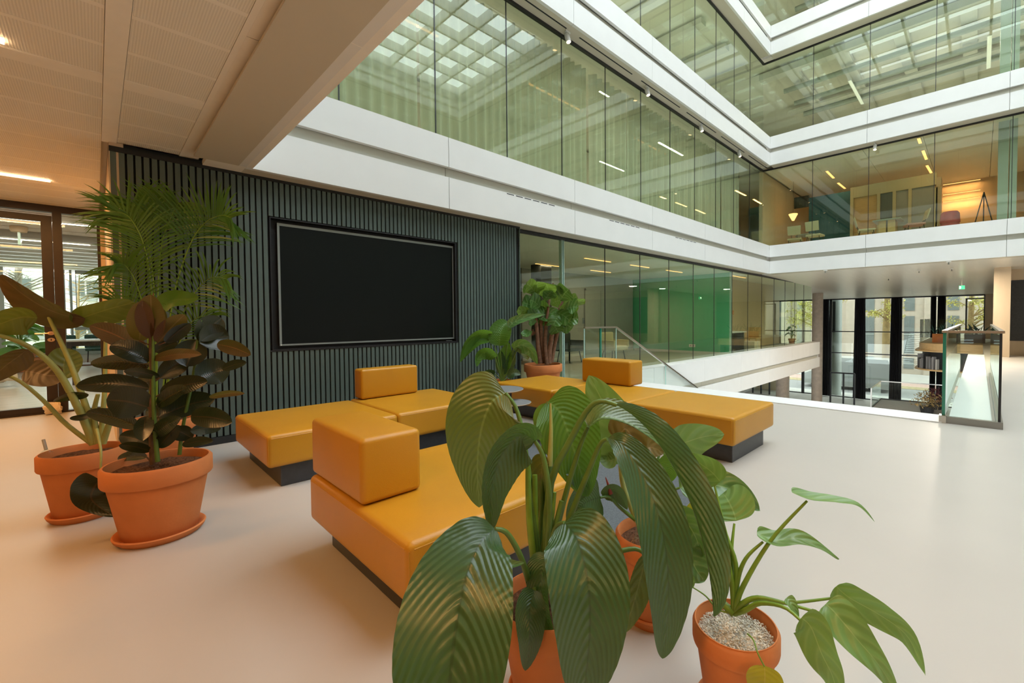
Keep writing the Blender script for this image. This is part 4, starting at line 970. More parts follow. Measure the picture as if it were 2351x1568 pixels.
# ================================================================== PLANTS
def leafmat(name, top, under, vein=(.35, .5, .2), k=16., slant=.5, rough=.32, trans=.25, contrast=.35, rib=.25, mid=.035, midcol=None, coat=0):
    M = bpy.data.materials.new(name); M.use_nodes = True; MAT[name] = M; nt = M.node_tree; N = nt.nodes; Lk = nt.links
    b = N['Principled BSDF']; b.inputs['Roughness'].default_value = rough; b.inputs['Specular IOR Level'].default_value = .5
    out = N['Material Output']
    uv = N.new('ShaderNodeUVMap'); sp = N.new('ShaderNodeSeparateXYZ'); Lk.new(uv.outputs[0], sp.inputs[0])
    def mth(op, a, b_=None, clamp=False):
        n_ = N.new('ShaderNodeMath'); n_.operation = op; n_.use_clamp = clamp
        for i, q in enumerate((a, b_)):
            if q is None: continue
            if isinstance(q, (int, float)): n_.inputs[i].default_value = q
            else: Lk.new(q, n_.inputs[i])
        return n_.outputs[0]
    c = mth('ABSOLUTE', mth('SUBTRACT', sp.outputs[1], .5)); c2 = mth('MULTIPLY', c, 2.0)
    ph = mth('MULTIPLY', mth('SUBTRACT', sp.outputs[0], mth('MULTIPLY', mth('POWER', c2, 1.3), slant*.3)), k*2*PI)
    sv = mth('ADD', mth('MULTIPLY', mth('SINE', ph), .5), .5)
    midm = mth('LESS_THAN', c2, mid)
    nz = N.new('ShaderNodeTexNoise'); nz.inputs['Scale'].default_value = 9; tc = N.new('ShaderNodeTexCoord'); Lk.new(tc.outputs['Object'], nz.inputs['Vector'])
    def mix(f, a, b_):
        n_ = N.new('ShaderNodeMix'); n_.data_type = 'RGBA'
        if isinstance(f, float): n_.inputs[0].default_value = f
        else: Lk.new(f, n_.inputs[0])
        for i, q in ((6, a), (7, b_)):
            if isinstance(q, tuple): n_.inputs[i].default_value = (*q, 1)
            else: Lk.new(q, n_.inputs[i])
        return n_.outputs[2]
    base = mix(nz.outputs['Fac'], tuple(x*.75 for x in top), tuple(min(1, x*1.25) for x in top))
    lines = mth('MULTIPLY', mth('POWER', sv, 6.0), contrast)
    base = mix(lines, base, vein); base = mix(mth('MULTIPLY', midm, .75), base, midcol or vein); b.inputs['Coat Weight'].default_value = coat; b.inputs['Coat Roughness'].default_value = .25
    und = mix(lines, under, tuple(min(1, x*1.35) for x in under)); und = mix(mth('MULTIPLY', midm, .8), und, tuple(min(1, x*1.6+.03) for x in under))
    g = N.new('ShaderNodeNewGeometry'); col = mix(g.outputs['Backfacing'], base, und)
    Lk.new(col, b.inputs['Base Color'])
    bp = N.new('ShaderNodeBump'); bp.inputs['Strength'].default_value = rib; bp.inputs['Distance'].default_value = .012
    Lk.new(sv, bp.inputs['Height']); Lk.new(bp.outputs[0], b.inputs['Normal'])
    tr = N.new('ShaderNodeBsdfTranslucent'); tcx = mix(.5, col, (.35, .55, .05)); Lk.new(tcx, tr.inputs[0])
    ms = N.new('ShaderNodeMixShader'); ms.inputs[0].default_value = trans
    Lk.new(b.outputs[0], ms.inputs[1]); Lk.new(tr.outputs[0], ms.inputs[2]); Lk.new(ms.outputs[0], out.inputs[0])
    return M
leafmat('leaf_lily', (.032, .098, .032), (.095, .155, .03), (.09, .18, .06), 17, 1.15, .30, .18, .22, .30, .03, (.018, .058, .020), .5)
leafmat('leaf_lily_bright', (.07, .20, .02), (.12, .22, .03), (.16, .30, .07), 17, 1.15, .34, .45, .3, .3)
leafmat('leaf_philo', (.075, .19, .055), (.14, .22, .05), (.28, .42, .16), 6, .8, .24, .25, .30, .2, .03, None, .3)
leafmat('leaf_alocasia', (.16, .31, .09), (.18, .28, .08), (.30, .45, .17), 5, .9, .30, .28, .30, .25, .03, None, .25)
leafmat('leaf_rubber', (.014, .022, .012), (.06, .028, .015), (.06, .04, .02), 22, .4, .25, .05, .12, .06, .05)
leafmat('leaf_rubber_red', (.055, .022, .012), (.10, .042, .020), (.20, .07, .03), 22, .4, .35, .18, .2, .06, .06)
leafmat('leaf_ear', (.05, .045, .012), (.085, .042, .018), (.12, .08, .03), 6, .8, .4, .12, .25, .2)
leafmat('leaf_ear_green', (.10, .12, .02), (.16, .11, .03), (.2, .2, .05), 6, .8, .4, .2, .25, .2)
leafmat('leaf_palm', (.048, .135, .012), (.06, .15, .015), (.08, .17, .03), 2, .5, .4, .22, .1, .1)
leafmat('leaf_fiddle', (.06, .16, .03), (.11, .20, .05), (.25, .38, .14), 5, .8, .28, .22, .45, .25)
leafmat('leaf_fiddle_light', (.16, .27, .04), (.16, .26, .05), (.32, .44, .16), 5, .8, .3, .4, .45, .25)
leafmat('leaf_umbrella', (.16, .34, .04), (.18, .34, .06), (.3, .45, .12), 5, .8, .35, .4, .2, .1)
leafmat('leaf_yellow', (.42, .40, .03), (.40, .30, .03), (.5, .45, .1), 6, .8, .4, .35, .2, .1)
mat('stem_green', (.10, .19, .035), .4, noise=.15, nscale=20)
mat('stem_bright', (.17, .30, .03), .4, noise=.15, nscale=20)
mat('stem_pale', (.33, .35, .10), .45, noise=.1, nscale=20)
mat('stem_brown', (.13, .075, .04), .7, noise=.3, nscale=30)
mat('stem_fig', (.20, .10, .055), .8, noise=.3, nscale=25, bump=.4, bscale=60)
mat('bud_red', (.30, .06, .05), .5)
PROF = {
    'spath': lambda u: (u**.52)*((1-u)**.92)/.386,
    'spathmid': lambda u: (u**.95)*((1-u)**.80)/.289,
    'spathlow': lambda u: (u**.80)*((1-u)**.62)/.374,
    'rubber': lambda u: (u**.70)*((1-u)**.78)/.358,
    'heart': lambda u: min(1, (u+.012)**.36*(1-u)**.95/.545),
    'fiddle': lambda u: (u**.95)*((1-u)**.36)/.452,
    'round': lambda u: math.sqrt(max(0, 1-(2*u-1)**2)),
    'strap': lambda u: (u**.3)*((1-u)**.6)/.55,
}
def cat(pts, n):
    P_ = [Vector(p) for p in pts]; k = len(P_); out = []
    if k == 2: return [P_[0].lerp(P_[1], i/n) for i in range(n+1)]
    for i in range(n+1):
        s = i/n*(k-1); j = min(int(s), k-2); t = s-j
        p0, p1, p2, p3 = P_[max(j-1, 0)], P_[j], P_[j+1], P_[min(j+2, k-1)]
        out.append(.5*((2*p1)+(p2-p0)*t+(2*p0-5*p1+4*p2-p3)*t*t+(3*p1-p0-3*p2+p3)*t**3))
    return out
def leaf3(T, pts, w, prof='spath', m='leaf_lily', roll=0, fold=.25, rib=0, ribk=15, slant=.75, nu=20, nv=8, wave=0, normal=None, name='leaf', droop=0):
    """blade along the 3-D midrib pts (base to tip), w metres wide; it faces the viewer's side (or `normal`) before being rolled about its midrib"""
    C_ = cat(pts, nu); vs = []; fs = []; uv = []; prev = None; R_ = math.radians(roll); f = PROF[prof]
    for i, p in enumerate(C_):
        u = i/nu; t = (C_[min(i+1, nu)]-C_[max(i-1, 0)]).normalized()
        v = Vector(normal) if normal is not None else (CO-p).normalized()
        s = t.cross(v)
        if s.length < .05 and prev is not None: s = prev
        s.normalize()
        if prev is not None:
            if s.dot(prev) < 0: s = -s
            s = (s*.5+prev*.5); s = (s-t*s.dot(t)).normalized()
        prev = s; nn = s.cross(t)*-1
        if nn.dot(v) < 0: nn = -nn
        s2 = s*math.cos(R_)+nn*math.sin(R_); n2 = nn*math.cos(R_)-s*math.sin(R_)
        hw = max(.0006, w/2*f(min(max(u, .0), 1.0)))
        for j in range(nv+1):
            c = -1+2*j/nv; a = abs(c)
            q = p+s2*c*hw*math.cos(fold*.8)+n2*(fold*hw*(a**1.4)-droop*hw*a*a)
            if rib: q = q+n2*rib*math.sin(2*PI*ribk*(u-slant*.3*a**1.3)+1.1*math.sin(u*9+c*1.5+w*40)+.5*math.sin(u*31+w*90))*min(1, a*6)*(1-a*.5)*min(1, hw/(w*.25))
            if wave: q = q+n2*wave*math.sin(u*11+c*2+w*50)*a
            vs.append(q); uv.append((u, j/nv))
    for i in range(nu):
        for j in range(nv): a = i*(nv+1)+j; fs.append((a, a+1, a+nv+2, a+nv+1))
    # front side must look towards the viewer / the normal hint
    mb = MB().add(vs, fs); k = fs[(nu//2)*nv+nv//2]
    fn = (mb.v[k[1]]-mb.v[k[0]]).cross(mb.v[k[3]]-mb.v[k[0]]); v = Vector(normal) if normal is not None else (CO-mb.v[k[0]])
    if fn.dot(v) < 0: mb.f = [tuple(reversed(q)) for q in mb.f]
    return obj(name, mb, MAT[m], T, 0, uv=uv)
def pl_(pts): return [px(*p) for p in pts]
def leafp(T, pts, w, **k):
    d = pts[len(pts)//2][2]; return leaf3(T, pl_(pts), w*d/FPX, **k)
def under(o):      # show the other face of a blade
    o.data.flip_normals(); return o
def stem(T, pts, r, m='stem_green', n=8, name='petiole', world=False):
    C_ = cat(pts if world else pl_(pts), 14); k = len(C_)
    if isinstance(r, tuple): r = [r[0]+(r[1]-r[0])*i/(k-1) for i in range(k)]
    return obj(name, MB().tube(C_, r, n), MAT[m], T, 60)
def pot(T, x, y, R, H, sR=None, fill='soil', seg=56):
    z0 = .022 if sR else 0; rb = R*.69; zr = z0+H*.74-z0*.7; t = R*.10
    prof = [(.001, z0), (rb-.006, z0), (rb, z0+.008), (R*.905, zr), (R*.985, zr+.006), (R, zr+.014), (R, z0*.0+H-.012), (R-.010, H), (R-t+.006, H), (R-t, H-.012), (R-t-.004, H-.07)]
    obj('pot', MB().lathe(prof, (x, y, 0), seg), MAT['terracotta'], T, 40)
    if sR: obj('saucer', MB().lathe([(.001, .014), (sR*.80, .014), (sR-.016, .040), (sR-.006, .044), (sR, .038), (sR-.006, .022), (sR*.86, 0), (.001, 0)], (x, y, 0), seg), MAT['terracotta'], T, 40)
    vs = [(x, y, H-.045)]; fs = []; nr = 10; r_ = random.Random(int(x*1000))
    for i in range(1, nr+1):
        rr = (R-t-.001)*i/nr
        for j in range(40): a = 2*PI*j/40; vs.append((x+rr*math.cos(a), y+rr*math.sin(a), H-.045+(r_.uniform(-.006, .008) if i < nr else -.004)+.012*(1-i/nr)))
    for j in range(40): fs.append((0, 1+j, 1+(j+1) % 40))
    for i in range(nr-1):
        for j in range(40): a = 1+i*40+j; b = 1+i*40+(j+1) % 40; fs.append((a, a+40, b+40, b))
    obj('soil', MB().add(vs, fs), MAT[fill], T, 0)

# ---- foreground peace lily
T6 = thing('potted_peace_lily', 'large potted peace lily with broad ribbed drooping leaves in the foreground', 'plant', (.975, .975, 0))
P6 = pz(1264, 1366, .33); pot(T6, P6.x, P6.y, .172, .33, .14)
RB = dict(rib=.0012, ribk=17, slant=1.15, nu=130, nv=24, prof='spath')
B6 = (1238, 1362, 1.40)
def lily(pts, w, pet=None, r=(.011, .006), m='leaf_lily', **k):
    kk = dict(RB); kk.update(k)
    o = leafp(T6, pts, w, m=m, **kk)
    if pet: stem(T6, pet, r, 'stem_green')
    return o
under(lily([(1160, 902, 1.52), (1128, 925, 1.50), (1104, 990, 1.50), (1096, 1075, 1.54), (1100, 1165, 1.60)], 172, [B6, (1222, 1150, 1.44), (1202, 1010, 1.50), (1186, 940, 1.52), (1160, 902, 1.52)], m='leaf_lily', roll=-12, fold=.12))
lily([(1228, 1012, 1.36), (1196, 1000, 1.34), (1150, 1048, 1.32), (1127, 1130, 1.32), (1128, 1222, 1.36)], 128, [(1244, 1360, 1.40), (1262, 1180, 1.37), (1250, 1060, 1.36), (1228, 1012, 1.36)], roll=38, fold=.5)
lily([(1136, 1214, 1.24), (1102, 1248, 1.18), (1066, 1340, 1.10), (1044, 1460, 1.04), (1030, 1600, 1.00), (1026, 1690, 1.02)], 262, [(1226, 1380, 1.38), (1200, 1290, 1.30), (1166, 1226, 1.26), (1136, 1214, 1.24)], roll=-8, fold=.20, rib=.0022, m='leaf_lily', prof='spathlow')
lily([(1296, 1200, 1.28), (1326, 1240, 1.22), (1350, 1340, 1.16), (1354, 1450, 1.14), (1344, 1560, 1.14), (1334, 1630, 1.16)], 190, [(1252, 1360, 1.40), (1262, 1270, 1.36), (1276, 1212, 1.31), (1296, 1200, 1.28)], roll=8, fold=.20, rib=.0017)
lily([(1226, 1354, 1.30), (1216, 1400, 1.26), (1216, 1470, 1.24), (1206, 1540, 1.25)], 74, [(1240, 1372, 1.39), (1234, 1350, 1.34), (1226, 1354, 1.30)], roll=15, fold=.3)
lily([(1262, 1272, 1.34), (1244, 1310, 1.31), (1246, 1390, 1.29), (1272, 1470, 1.29)], 86, None, roll=-50, fold=.3)
lily([(1396, 1006, 1.34), (1430, 1022, 1.30), (1478, 1095, 1.26), (1514, 1190, 1.22), (1532, 1295, 1.20), (1534, 1405, 1.20), (1521, 1512, 1.22)], 116, [(1256, 1350, 1.40), (1300, 1210, 1.38), (1352, 1080, 1.36), (1378, 1020, 1.35), (1394, 1008, 1.34)], roll=14, fold=.22, rib=.0018, m='leaf_lily', prof='spathmid')
lily([(1412, 928, 1.375), (1452, 952, 1.36), (1500, 1000, 1.34), (1548, 1075, 1.33), (1592, 1170, 1.29), (1620, 1270, 1.25), (1634, 1350, 1.21), (1638, 1416, 1.18)], 96, [(1250, 1350, 1.41), (1262, 1120, 1.41), (1310, 1010, 1.41), (1350, 940, 1.40), (1380, 921, 1.385), (1416, 930, 1.375)], r=(.013, .007), roll=-50, fold=-.9, prof='spathmid')
under(lily([(1350, 980, 1.44), (1384, 958, 1.44), (1436, 968, 1.44), (1490, 1000, 1.44), (1548, 1050, 1.45)], 98, [(1248, 1350, 1.43), (1292, 1160, 1.44), (1330, 1030, 1.44), (1350, 980, 1.44)], roll=58, fold=.5))
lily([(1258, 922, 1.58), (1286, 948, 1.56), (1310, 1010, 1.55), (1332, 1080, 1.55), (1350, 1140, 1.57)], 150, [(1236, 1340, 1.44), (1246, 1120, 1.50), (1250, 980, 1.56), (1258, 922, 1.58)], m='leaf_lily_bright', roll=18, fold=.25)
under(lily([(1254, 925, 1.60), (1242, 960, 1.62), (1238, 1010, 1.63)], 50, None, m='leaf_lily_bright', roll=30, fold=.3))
stem(T6, [(1264, 926, 1.52), (1265, 990, 1.50), (1262, 1070, 1.48)], (.003, .011), 'stem_pale', name='furled_leaf'); stem(T6, [(1262, 1068, 1.48), (1254, 1200, 1.45), B6], (.010, .008), 'stem_green')
lily([(1286, 1060, 1.56), (1320, 1075, 1.56), (1336, 1110, 1.57), (1330, 1150, 1.58)], 70, None, m='leaf_lily', roll=30, fold=.3, rib=.001)
lily([(1131, 1232, 1.28), (1146, 1276, 1.27), (1172, 1296, 1.27), (1204, 1292, 1.28)], 30, None, m='leaf_philo', roll=30, fold=.5, rib=0)
lily([(1484, 1275, 1.42), (1470, 1330, 1.40), (1450, 1400, 1.38), (1436, 1452, 1.38)], 66, [(1262, 1360, 1.42), (1360, 1290, 1.42), (1450, 1260, 1.43), (1484, 1275, 1.42)], m='leaf_ear_green', roll=35, fold=.3)
for a, b, c in (((1212, 1060), (1216, 1200), 1.40), ((1228, 1090), (1230, 1220), 1.43), ((1272, 1130), (1258, 1260), 1.40), ((1290, 1150), (1262, 1260), 1.38)):
    stem(T6, [(B6[0]+random.uniform(-8, 12), B6[1], c), (b[0], b[1], c), (a[0], a[1], c+.02)], (.013, .008), 'stem_bright' if random.random() < .5 else 'stem_green')
lily([(1250, 1044, 1.50), (1244, 1080, 1.50), (1246, 1150, 1.50), (1258, 1240, 1.48)], 60, None, m='leaf_ear_green', roll=-40, fold=.3, rib=.001)
# ---- middle plant
T7 = thing('potted_philodendron', 'potted plant with glossy light green leaves behind the foreground lily', 'plant', (1.555, .955, 0))
pot(T7, 1.545, .955, .152, .355, .118)
GLS = dict(prof='spath', m='leaf_philo', nu=26, nv=10)
B7 = (1462, 1196, 1.78)
stem(T7, [B7, (1432, 1120, 1.79), (1424, 1060, 1.80), (1422, 1010, 1.82)], (.012, .007), 'stem_pale')
leafp(T7, [(1438, 1062, 1.84), (1420, 1010, 1.86), (1390, 935, 1.88), (1352, 862, 1.90)], 126, roll=14, fold=.2, wave=.006, **{**GLS, 'm': 'leaf_alocasia'})
leafp(T7, [(1520, 1028, 1.86), (1560, 1020, 1.88), (1610, 1004, 1.90), (1662, 996, 1.92)], 92, roll=-24, fold=.2, wave=.006, **{**GLS, 'm': 'leaf_alocasia'}); stem(T7, [B7, (1490, 1110, 1.80), (1520, 1028, 1.86)], (.009, .005), 'stem_green')
leafp(T7, [(1560, 1120, 1.74), (1610, 1112, 1.73), (1680, 1124, 1.72), (1745, 1172, 1.72)], 84, roll=20, fold=.3, wave=.005, **GLS); stem(T7, [B7, (1510, 1140, 1.76), (1560, 1120, 1.74)], (.009, .005), 'stem_green')
leafp(T7, [(1378, 1142, 1.72), (1352, 1150, 1.70), (1330, 1165, 1.68), (1302, 1200, 1.68)], 118, roll=16, fold=.15, wave=.006, **{**GLS, 'm': 'leaf_lily', 'prof': 'heart'}); stem(T7, [B7, (1424, 1166, 1.76), (1400, 1142, 1.74), (1378, 1142, 1.72)], (.008, .005), 'stem_green')
leafp(T7, [(1384, 1140, 1.74), (1404, 1128, 1.74), (1424, 1140, 1.75), (1440, 1170, 1.76)], 44, roll=-30, fold=.3, **{**GLS, 'm': 'leaf_lily'})
under(leafp(T7, [(1418, 1010, 1.80), (1436, 985, 1.80), (1456, 1020, 1.80), (1452, 1070, 1.80)], 78, roll=10, fold=.2, **{**GLS, 'm': 'leaf_ear_green'}))
under(leafp(T7, [(1462, 1060, 1.80), (1490, 1028, 1.81), (1524, 1040, 1.82)], 60, roll=10, fold=.2, **{**GLS, 'm': 'leaf_ear_green'}))
leafp(T7, [(1414, 1052, 1.84), (1396, 1058, 1.85), (1376, 1050, 1.86)], 40, roll=-20, **{**GLS, 'm': 'leaf_alocasia'})
leafp(T7, [(1508, 1060, 1.80), (1528, 1080, 1.78), (1530, 1110, 1.78)], 62, roll=10, **{**GLS, 'm': 'leaf_lily_bright'})
leafp(T7, [(1578, 1190, 1.66), (1600, 1170, 1.64), (1628, 1160, 1.63), (1652, 1164, 1.62)], 42, roll=30, **{**GLS, 'm': 'leaf_yellow'})
leafp(T7, [(1552, 1190, 1.64), (1576, 1200, 1.60), (1600, 1240, 1.58), (1606, 1280, 1.58)], 76, roll=-16, wave=.005, **GLS); stem(T7, [B7, (1510, 1190, 1.70), (1552, 1190, 1.64)], (.008, .005), 'stem_green')
leafp(T7, [(1560, 1232, 1.62), (1580, 1270, 1.58), (1600, 1310, 1.56), (1618, 1334, 1.56)], 84, roll=10, wave=.005, **GLS)
stem(T7, [(1402, 1134, 1.74), (1396, 1112, 1.74), (1390, 1095, 1.74)], (.009, .001), 'bud_red', name='bud')
wsx = thing('watering_funnel', 'small clear glass watering funnel in the pot behind the lily', 'watering funnel', tuple(px(1461, 1246, 1.70)))
c = px(1461, 1246, 1.68)
obj('cone', MB().lathe([(.020, .0), (.006, .022), (.004, .024)], tuple(c), 20), MAT['glass_clear'], wsx); obj('tube', MB().tube([c+Vector((0, 0, .02)), c+Vector((0, 0, .08))], .005, 8), MAT['glass_rail'], wsx)
# ---- small alocasia with gravel
T8 = thing('potted_alocasia', 'small potted plant with long stems and arrow leaves in white gravel', 'plant', (1.328, .53, 0))
pot(T8, 1.328, .53, .126, .286, .115, 'gravel')
gv = MB(); r = random.Random(8)
for k in range(1500):
    a = r.uniform(0, 2*PI); rr = .108*math.sqrt(r.random()); c = Vector((1.328+rr*math.cos(a), .53+rr*math.sin(a), .252+.016*(1-rr/.11)+r.uniform(-.003, .004))); s = r.uniform(.0026, .0048)
    e = [Vector((r.uniform(.7, 1.2)*s, 0, 0)), Vector((0, r.uniform(.7, 1.2)*s, 0)), Vector((0, 0, r.uniform(.6, 1)*s))]; Rm = Matrix.Rotation(r.uniform(0, 3), 3, Vector((r.random(), r.random(), r.random()+.1)))
    e = [Rm @ q for q in e]
    gv.add([c+e[0], c-e[0], c+e[1], c-e[1], c+e[2], c-e[2]], [(0, 2, 4), (2, 1, 4), (1, 3, 4), (3, 0, 4), (2, 0, 5), (1, 2, 5), (3, 1, 5), (0, 3, 5)])
obj('gravel', gv, MAT['gravel'], T8, kind='stuff')
B8 = (1686, 1408, 1.31)
AL = dict(prof='heart', m='leaf_alocasia', nu=26, nv=10)
def aloc(pts, w, pet, r=(.0095, .0035), **k):
    kk = dict(AL); kk.update(k); o = leafp(T8, pts, w, **kk)
    if pet: stem(T8, [B8]+pet, r, 'stem_bright')
    return o
aloc([(1618, 1130, 1.46), (1600, 1105, 1.48), (1578, 1072, 1.50), (1560, 1040, 1.54)], 92, [(1676, 1310, 1.33), (1650, 1230, 1.38), (1616, 1138, 1.45)], roll=-18, fold=.15, wave=.004)
aloc([(1654, 1106, 1.44), (1632, 1082, 1.46), (1600, 1060, 1.49), (1568, 1044, 1.53)], 74, [(1690, 1300, 1.33), (1665, 1220, 1.37), (1641, 1116, 1.43)], roll=20, fold=.2, wave=.004)
aloc([(1690, 1196, 1.40), (1684, 1175, 1.42), (1672, 1150, 1.45), (1660, 1132, 1.50)], 108, [(1680, 1320, 1.34), (1680, 1260, 1.36), (1686, 1202, 1.39)], roll=8, fold=.1, prof='round')
aloc([(1818, 1130, 1.30), (1860, 1145, 1.29), (1920, 1152, 1.28), (1970, 1162, 1.27), (2008, 1198, 1.27)], 62, [(1704, 1350, 1.30), (1770, 1240, 1.30), (1853, 1150, 1.30)], roll=70, fold=.3)
aloc([(1738, 1224, 1.32), (1780, 1240, 1.31), (1830, 1236, 1.30), (1880, 1254, 1.29), (1926, 1284, 1.29)], 62, [(1694, 1330, 1.32), (1714, 1280, 1.32), (1752, 1244, 1.32)], roll=48, fold=.25, wave=.003)
aloc([(1896, 1386, 1.20), (1920, 1410, 1.18), (1970, 1470, 1.15), (2020, 1530, 1.13), (2062, 1600, 1.13)], 100, [(1706, 1385, 1.29), (1740, 1372, 1.27), (1800, 1384, 1.24), (1884, 1408, 1.20)], roll=14, fold=.2, wave=.004)
aloc([(1920, 1346, 1.26), (1950, 1372, 1.25), (2020, 1412, 1.23), (2084, 1462, 1.21), (2124, 1550, 1.20)], 80, [(1704, 1392, 1.30), (1730, 1376, 1.29), (1800, 1385, 1.28), (1920, 1372, 1.26)], roll=-14, fold=.22, wave=.004)
aloc([(1840, 1418, 1.16), (1862, 1440, 1.15), (1886, 1500, 1.13), (1914, 1560, 1.12), (1930, 1640, 1.12)], 100, [(1712, 1400, 1.28), (1745, 1385, 1.25), (1800, 1394, 1.20), (1842, 1428, 1.16)], roll=-20, fold=.2, wave=.004)
aloc([(1806, 1372, 1.22), (1818, 1388, 1.21), (1834, 1418, 1.20)], 34, None, roll=30, fold=.3)
aloc([(1566, 1346, 1.40), (1574, 1330, 1.40), (1584, 1312, 1.40)], 44, [(1650, 1400, 1.33), (1620, 1368, 1.38), (1590, 1348, 1.40)], r=(.003, .002), roll=0, prof='round')
aloc([(1755, 1528, 1.19), (1756, 1560, 1.18), (1752, 1600, 1.18)], 80, None, roll=0, prof='round', m='leaf_yellow'); stem(T8, [(1716, 1455, 1.26), (1730, 1470, 1.23), (1740, 1500, 1.20), (1755, 1530, 1.19)], .0022, 'stem_bright')
aloc([(1652, 1252, 1.36), (1648, 1238, 1.36), (1640, 1226, 1.37)], 34, None, roll=10, prof='round')
stem(T8, [B8, (1656, 1380, 1.34), (1640, 1340, 1.38)], (.014, .006), 'stem_bright')
# ---- rubber plant
T1 = thing('potted_rubber_plant', 'potted rubber plant with dark burgundy leaves in a large terracotta pot', 'plant', (.227, 3.40, 0))
pot(T1, .227, 3.40, .243, .43, .204)
D1 = 2.50
stem(T1, [(352, 1066, D1), (348, 980, D1), (350, 880, D1), (346, 780, D1), (350, 700, D1)], (.016, .007), 'stem_brown', name='trunk'); stem(T1, [(362, 1060, D1-.02), (354, 960, D1-.02), (352, 850, D1-.02), (352, 760, D1-.01)], (.012, .006), 'stem_green', name='trunk')
stem(T1, [(412, 1044, D1+.05), (420, 980, D1+.06), (444, 860, D1+.06), (454, 780, D1+.05), (462, 735, D1+.05)], (.010, .005), 'stem_green', name='trunk')
rub = [(320, 782, 328, 690, 44, 1), (350, 778, 346, 676, 50, 1), (362, 788, 424, 722, 40, 1), (380, 786, 437, 742, 30, 0), (333, 808, 207, 747, 44, 1), (346, 838, 208, 836, 34, 0),
       (343, 892, 174, 886, 40, 0), (366, 866, 284, 852, 22, 0), (340, 935, 244, 918, 70, 0), (322, 983, 198, 946, 32, 0), (344, 1022, 274, 1000, 36, 0), (346, 1036, 273, 1022, 22, 0), (338, 1050, 270, 1052, 22, 0),
       (452, 873, 528, 846, 60, 0), (510, 848, 566, 832, 20, 0), (367, 905, 477, 876, 40, 0), (367, 956, 494, 916, 52, 0), (438, 956, 533, 970, 42, 0), (437, 990, 507, 984, 24, 0), (351, 1001, 416, 958, 32, 0),
       (363, 1028, 412, 976, 30, 0), (395, 985, 442, 1006, 34, 0), (418, 1022, 489, 1012, 20, 0), (480, 912, 562, 903, 14, 1), (356, 808, 408, 786, 26, 0), (352, 824, 463, 814, 24, 1),
       (428, 842, 452, 780, 56, 0), (454, 782, 508, 730, 50, 0), (458, 788, 526, 772, 60, 0), (498, 790, 576, 815, 30, 1), (345, 828, 252, 794, 46, 0), (367, 868, 438, 818, 40, 0), (334, 955, 328, 1012, 32, 0),
       (356, 780, 372, 708, 26, 1), (340, 850, 270, 816, 36, 1), (360, 930, 430, 890, 34, 0), (352, 870, 300, 905, 34, 0), (372, 980, 345, 930, 30, 0)]
r = random.Random(21)
for bx_, by_, tx_, ty_, w_, red in rub:
    dd = r.uniform(-.16, .16); mx, my = (bx_+tx_)/2, (by_+ty_)/2-abs(tx_-bx_)*.05
    o = leafp(T1, [(bx_, by_, D1), (mx, my, D1+dd*.6), (tx_, ty_, D1+dd)], w_*1.12, prof='rubber', m='leaf_rubber_red' if red else 'leaf_rubber', roll=r.uniform(-28, 28), fold=r.uniform(.12, .35), nu=16, nv=8)
    if red and r.random() < .6: under(o)
    stem(T1, [(348, by_+12, D1), (bx_, by_, D1)], .004, 'stem_brown') if abs(bx_-348) < 60 else None
stem(T1, [(356, 760, D1), (352, 720, D1), (352, 672, D1)], (.007, .001), 'bud_red', name='bud')
# ---- elephant ear
T2 = thing('potted_elephant_ear', 'potted elephant ear with thick green stems and bronze leaves at the left edge', 'plant', (-.08, 4.09, 0))
pot(T2, -.08, 4.09, .197, .42, .166)
D2 = 2.74; B2 = (216, 1020, D2)
for pts, rr in (([B2, (186, 950, 2.70), (132, 852, 2.62), (60, 792, 2.52), (-30, 762, 2.44)], (.022, .010)), ([(222, 1018, D2), (196, 930, D2), (160, 830, D2), (128, 762, D2), (108, 720, D2)], (.019, .008)),
                ([(210, 1018, D2), (150, 972, 2.70), (100, 920, 2.62), (40, 872, 2.54), (-20, 852, 2.50)], (.014, .007)), ([(230, 1016, D2), (240, 900, D2+.05), (242, 800, D2+.08), (243, 738, D2+.08)], (.014, .007)),
                ([(236, 1018, D2), (262, 930, D2), (262, 860, D2)], (.018, .010)), ([(222, 985, D2-.1), (232, 1040, D2-.18), (228, 1108, D2-.22)], (.008, .004)), ([(226, 1018, D2), (216, 950, D2), (225, 905, D2)], (.016, .010))):
    stem(T2, pts, rr, 'stem_pale')
EA = dict(prof='heart', m='leaf_ear', nu=22, nv=10)
under(leafp(T2, [(196, 731, 2.80), (150, 724, 2.76), (100, 705, 2.70), (48, 672, 2.66), (0, 632, 2.64)], 92, roll=52, fold=.3, **{**EA, 'prof': 'rubber'}))
leafp(T2, [(168, 738, 2.80), (210, 722, 2.82), (262, 706, 2.84), (310, 694, 2.88)], 70, roll=-30, fold=.35, wave=.01, **{**EA, 'm': 'leaf_ear_green', 'prof': 'rubber'})
leafp(T2, [(86, 730, 2.54), (50, 728, 2.50), (10, 740, 2.46), (-40, 760, 2.44)], 84, roll=35, fold=.35, **{**EA, 'm': 'leaf_ear_green', 'prof': 'rubber'})
under(leafp(T2, [(56, 852, 2.66), (80, 855, 2.68), (110, 862, 2.70), (146, 862, 2.74)], 66, roll=20, fold=.2, **{**EA, 'prof': 'round'}))
under(leafp(T2, [(64, 802, 2.50), (40, 820, 2.48), (10, 842, 2.46), (-30, 880, 2.46)], 60, roll=30, fold=.3, **{**EA, 'prof': 'rubber'}))
leafp(T2, [(152, 870, 2.80), (146, 845, 2.82), (150, 820, 2.84), (158, 800, 2.86)], 58, roll=-10, fold=.2, **{**EA, 'm': 'leaf_ear_green', 'prof': 'round'})
leafp(T2, [(204, 906, 2.72), (166, 908, 2.68), (124, 922, 2.66)], 30, roll=50, fold=.2, **{**EA, 'm': 'leaf_rubber', 'prof': 'rubber'})
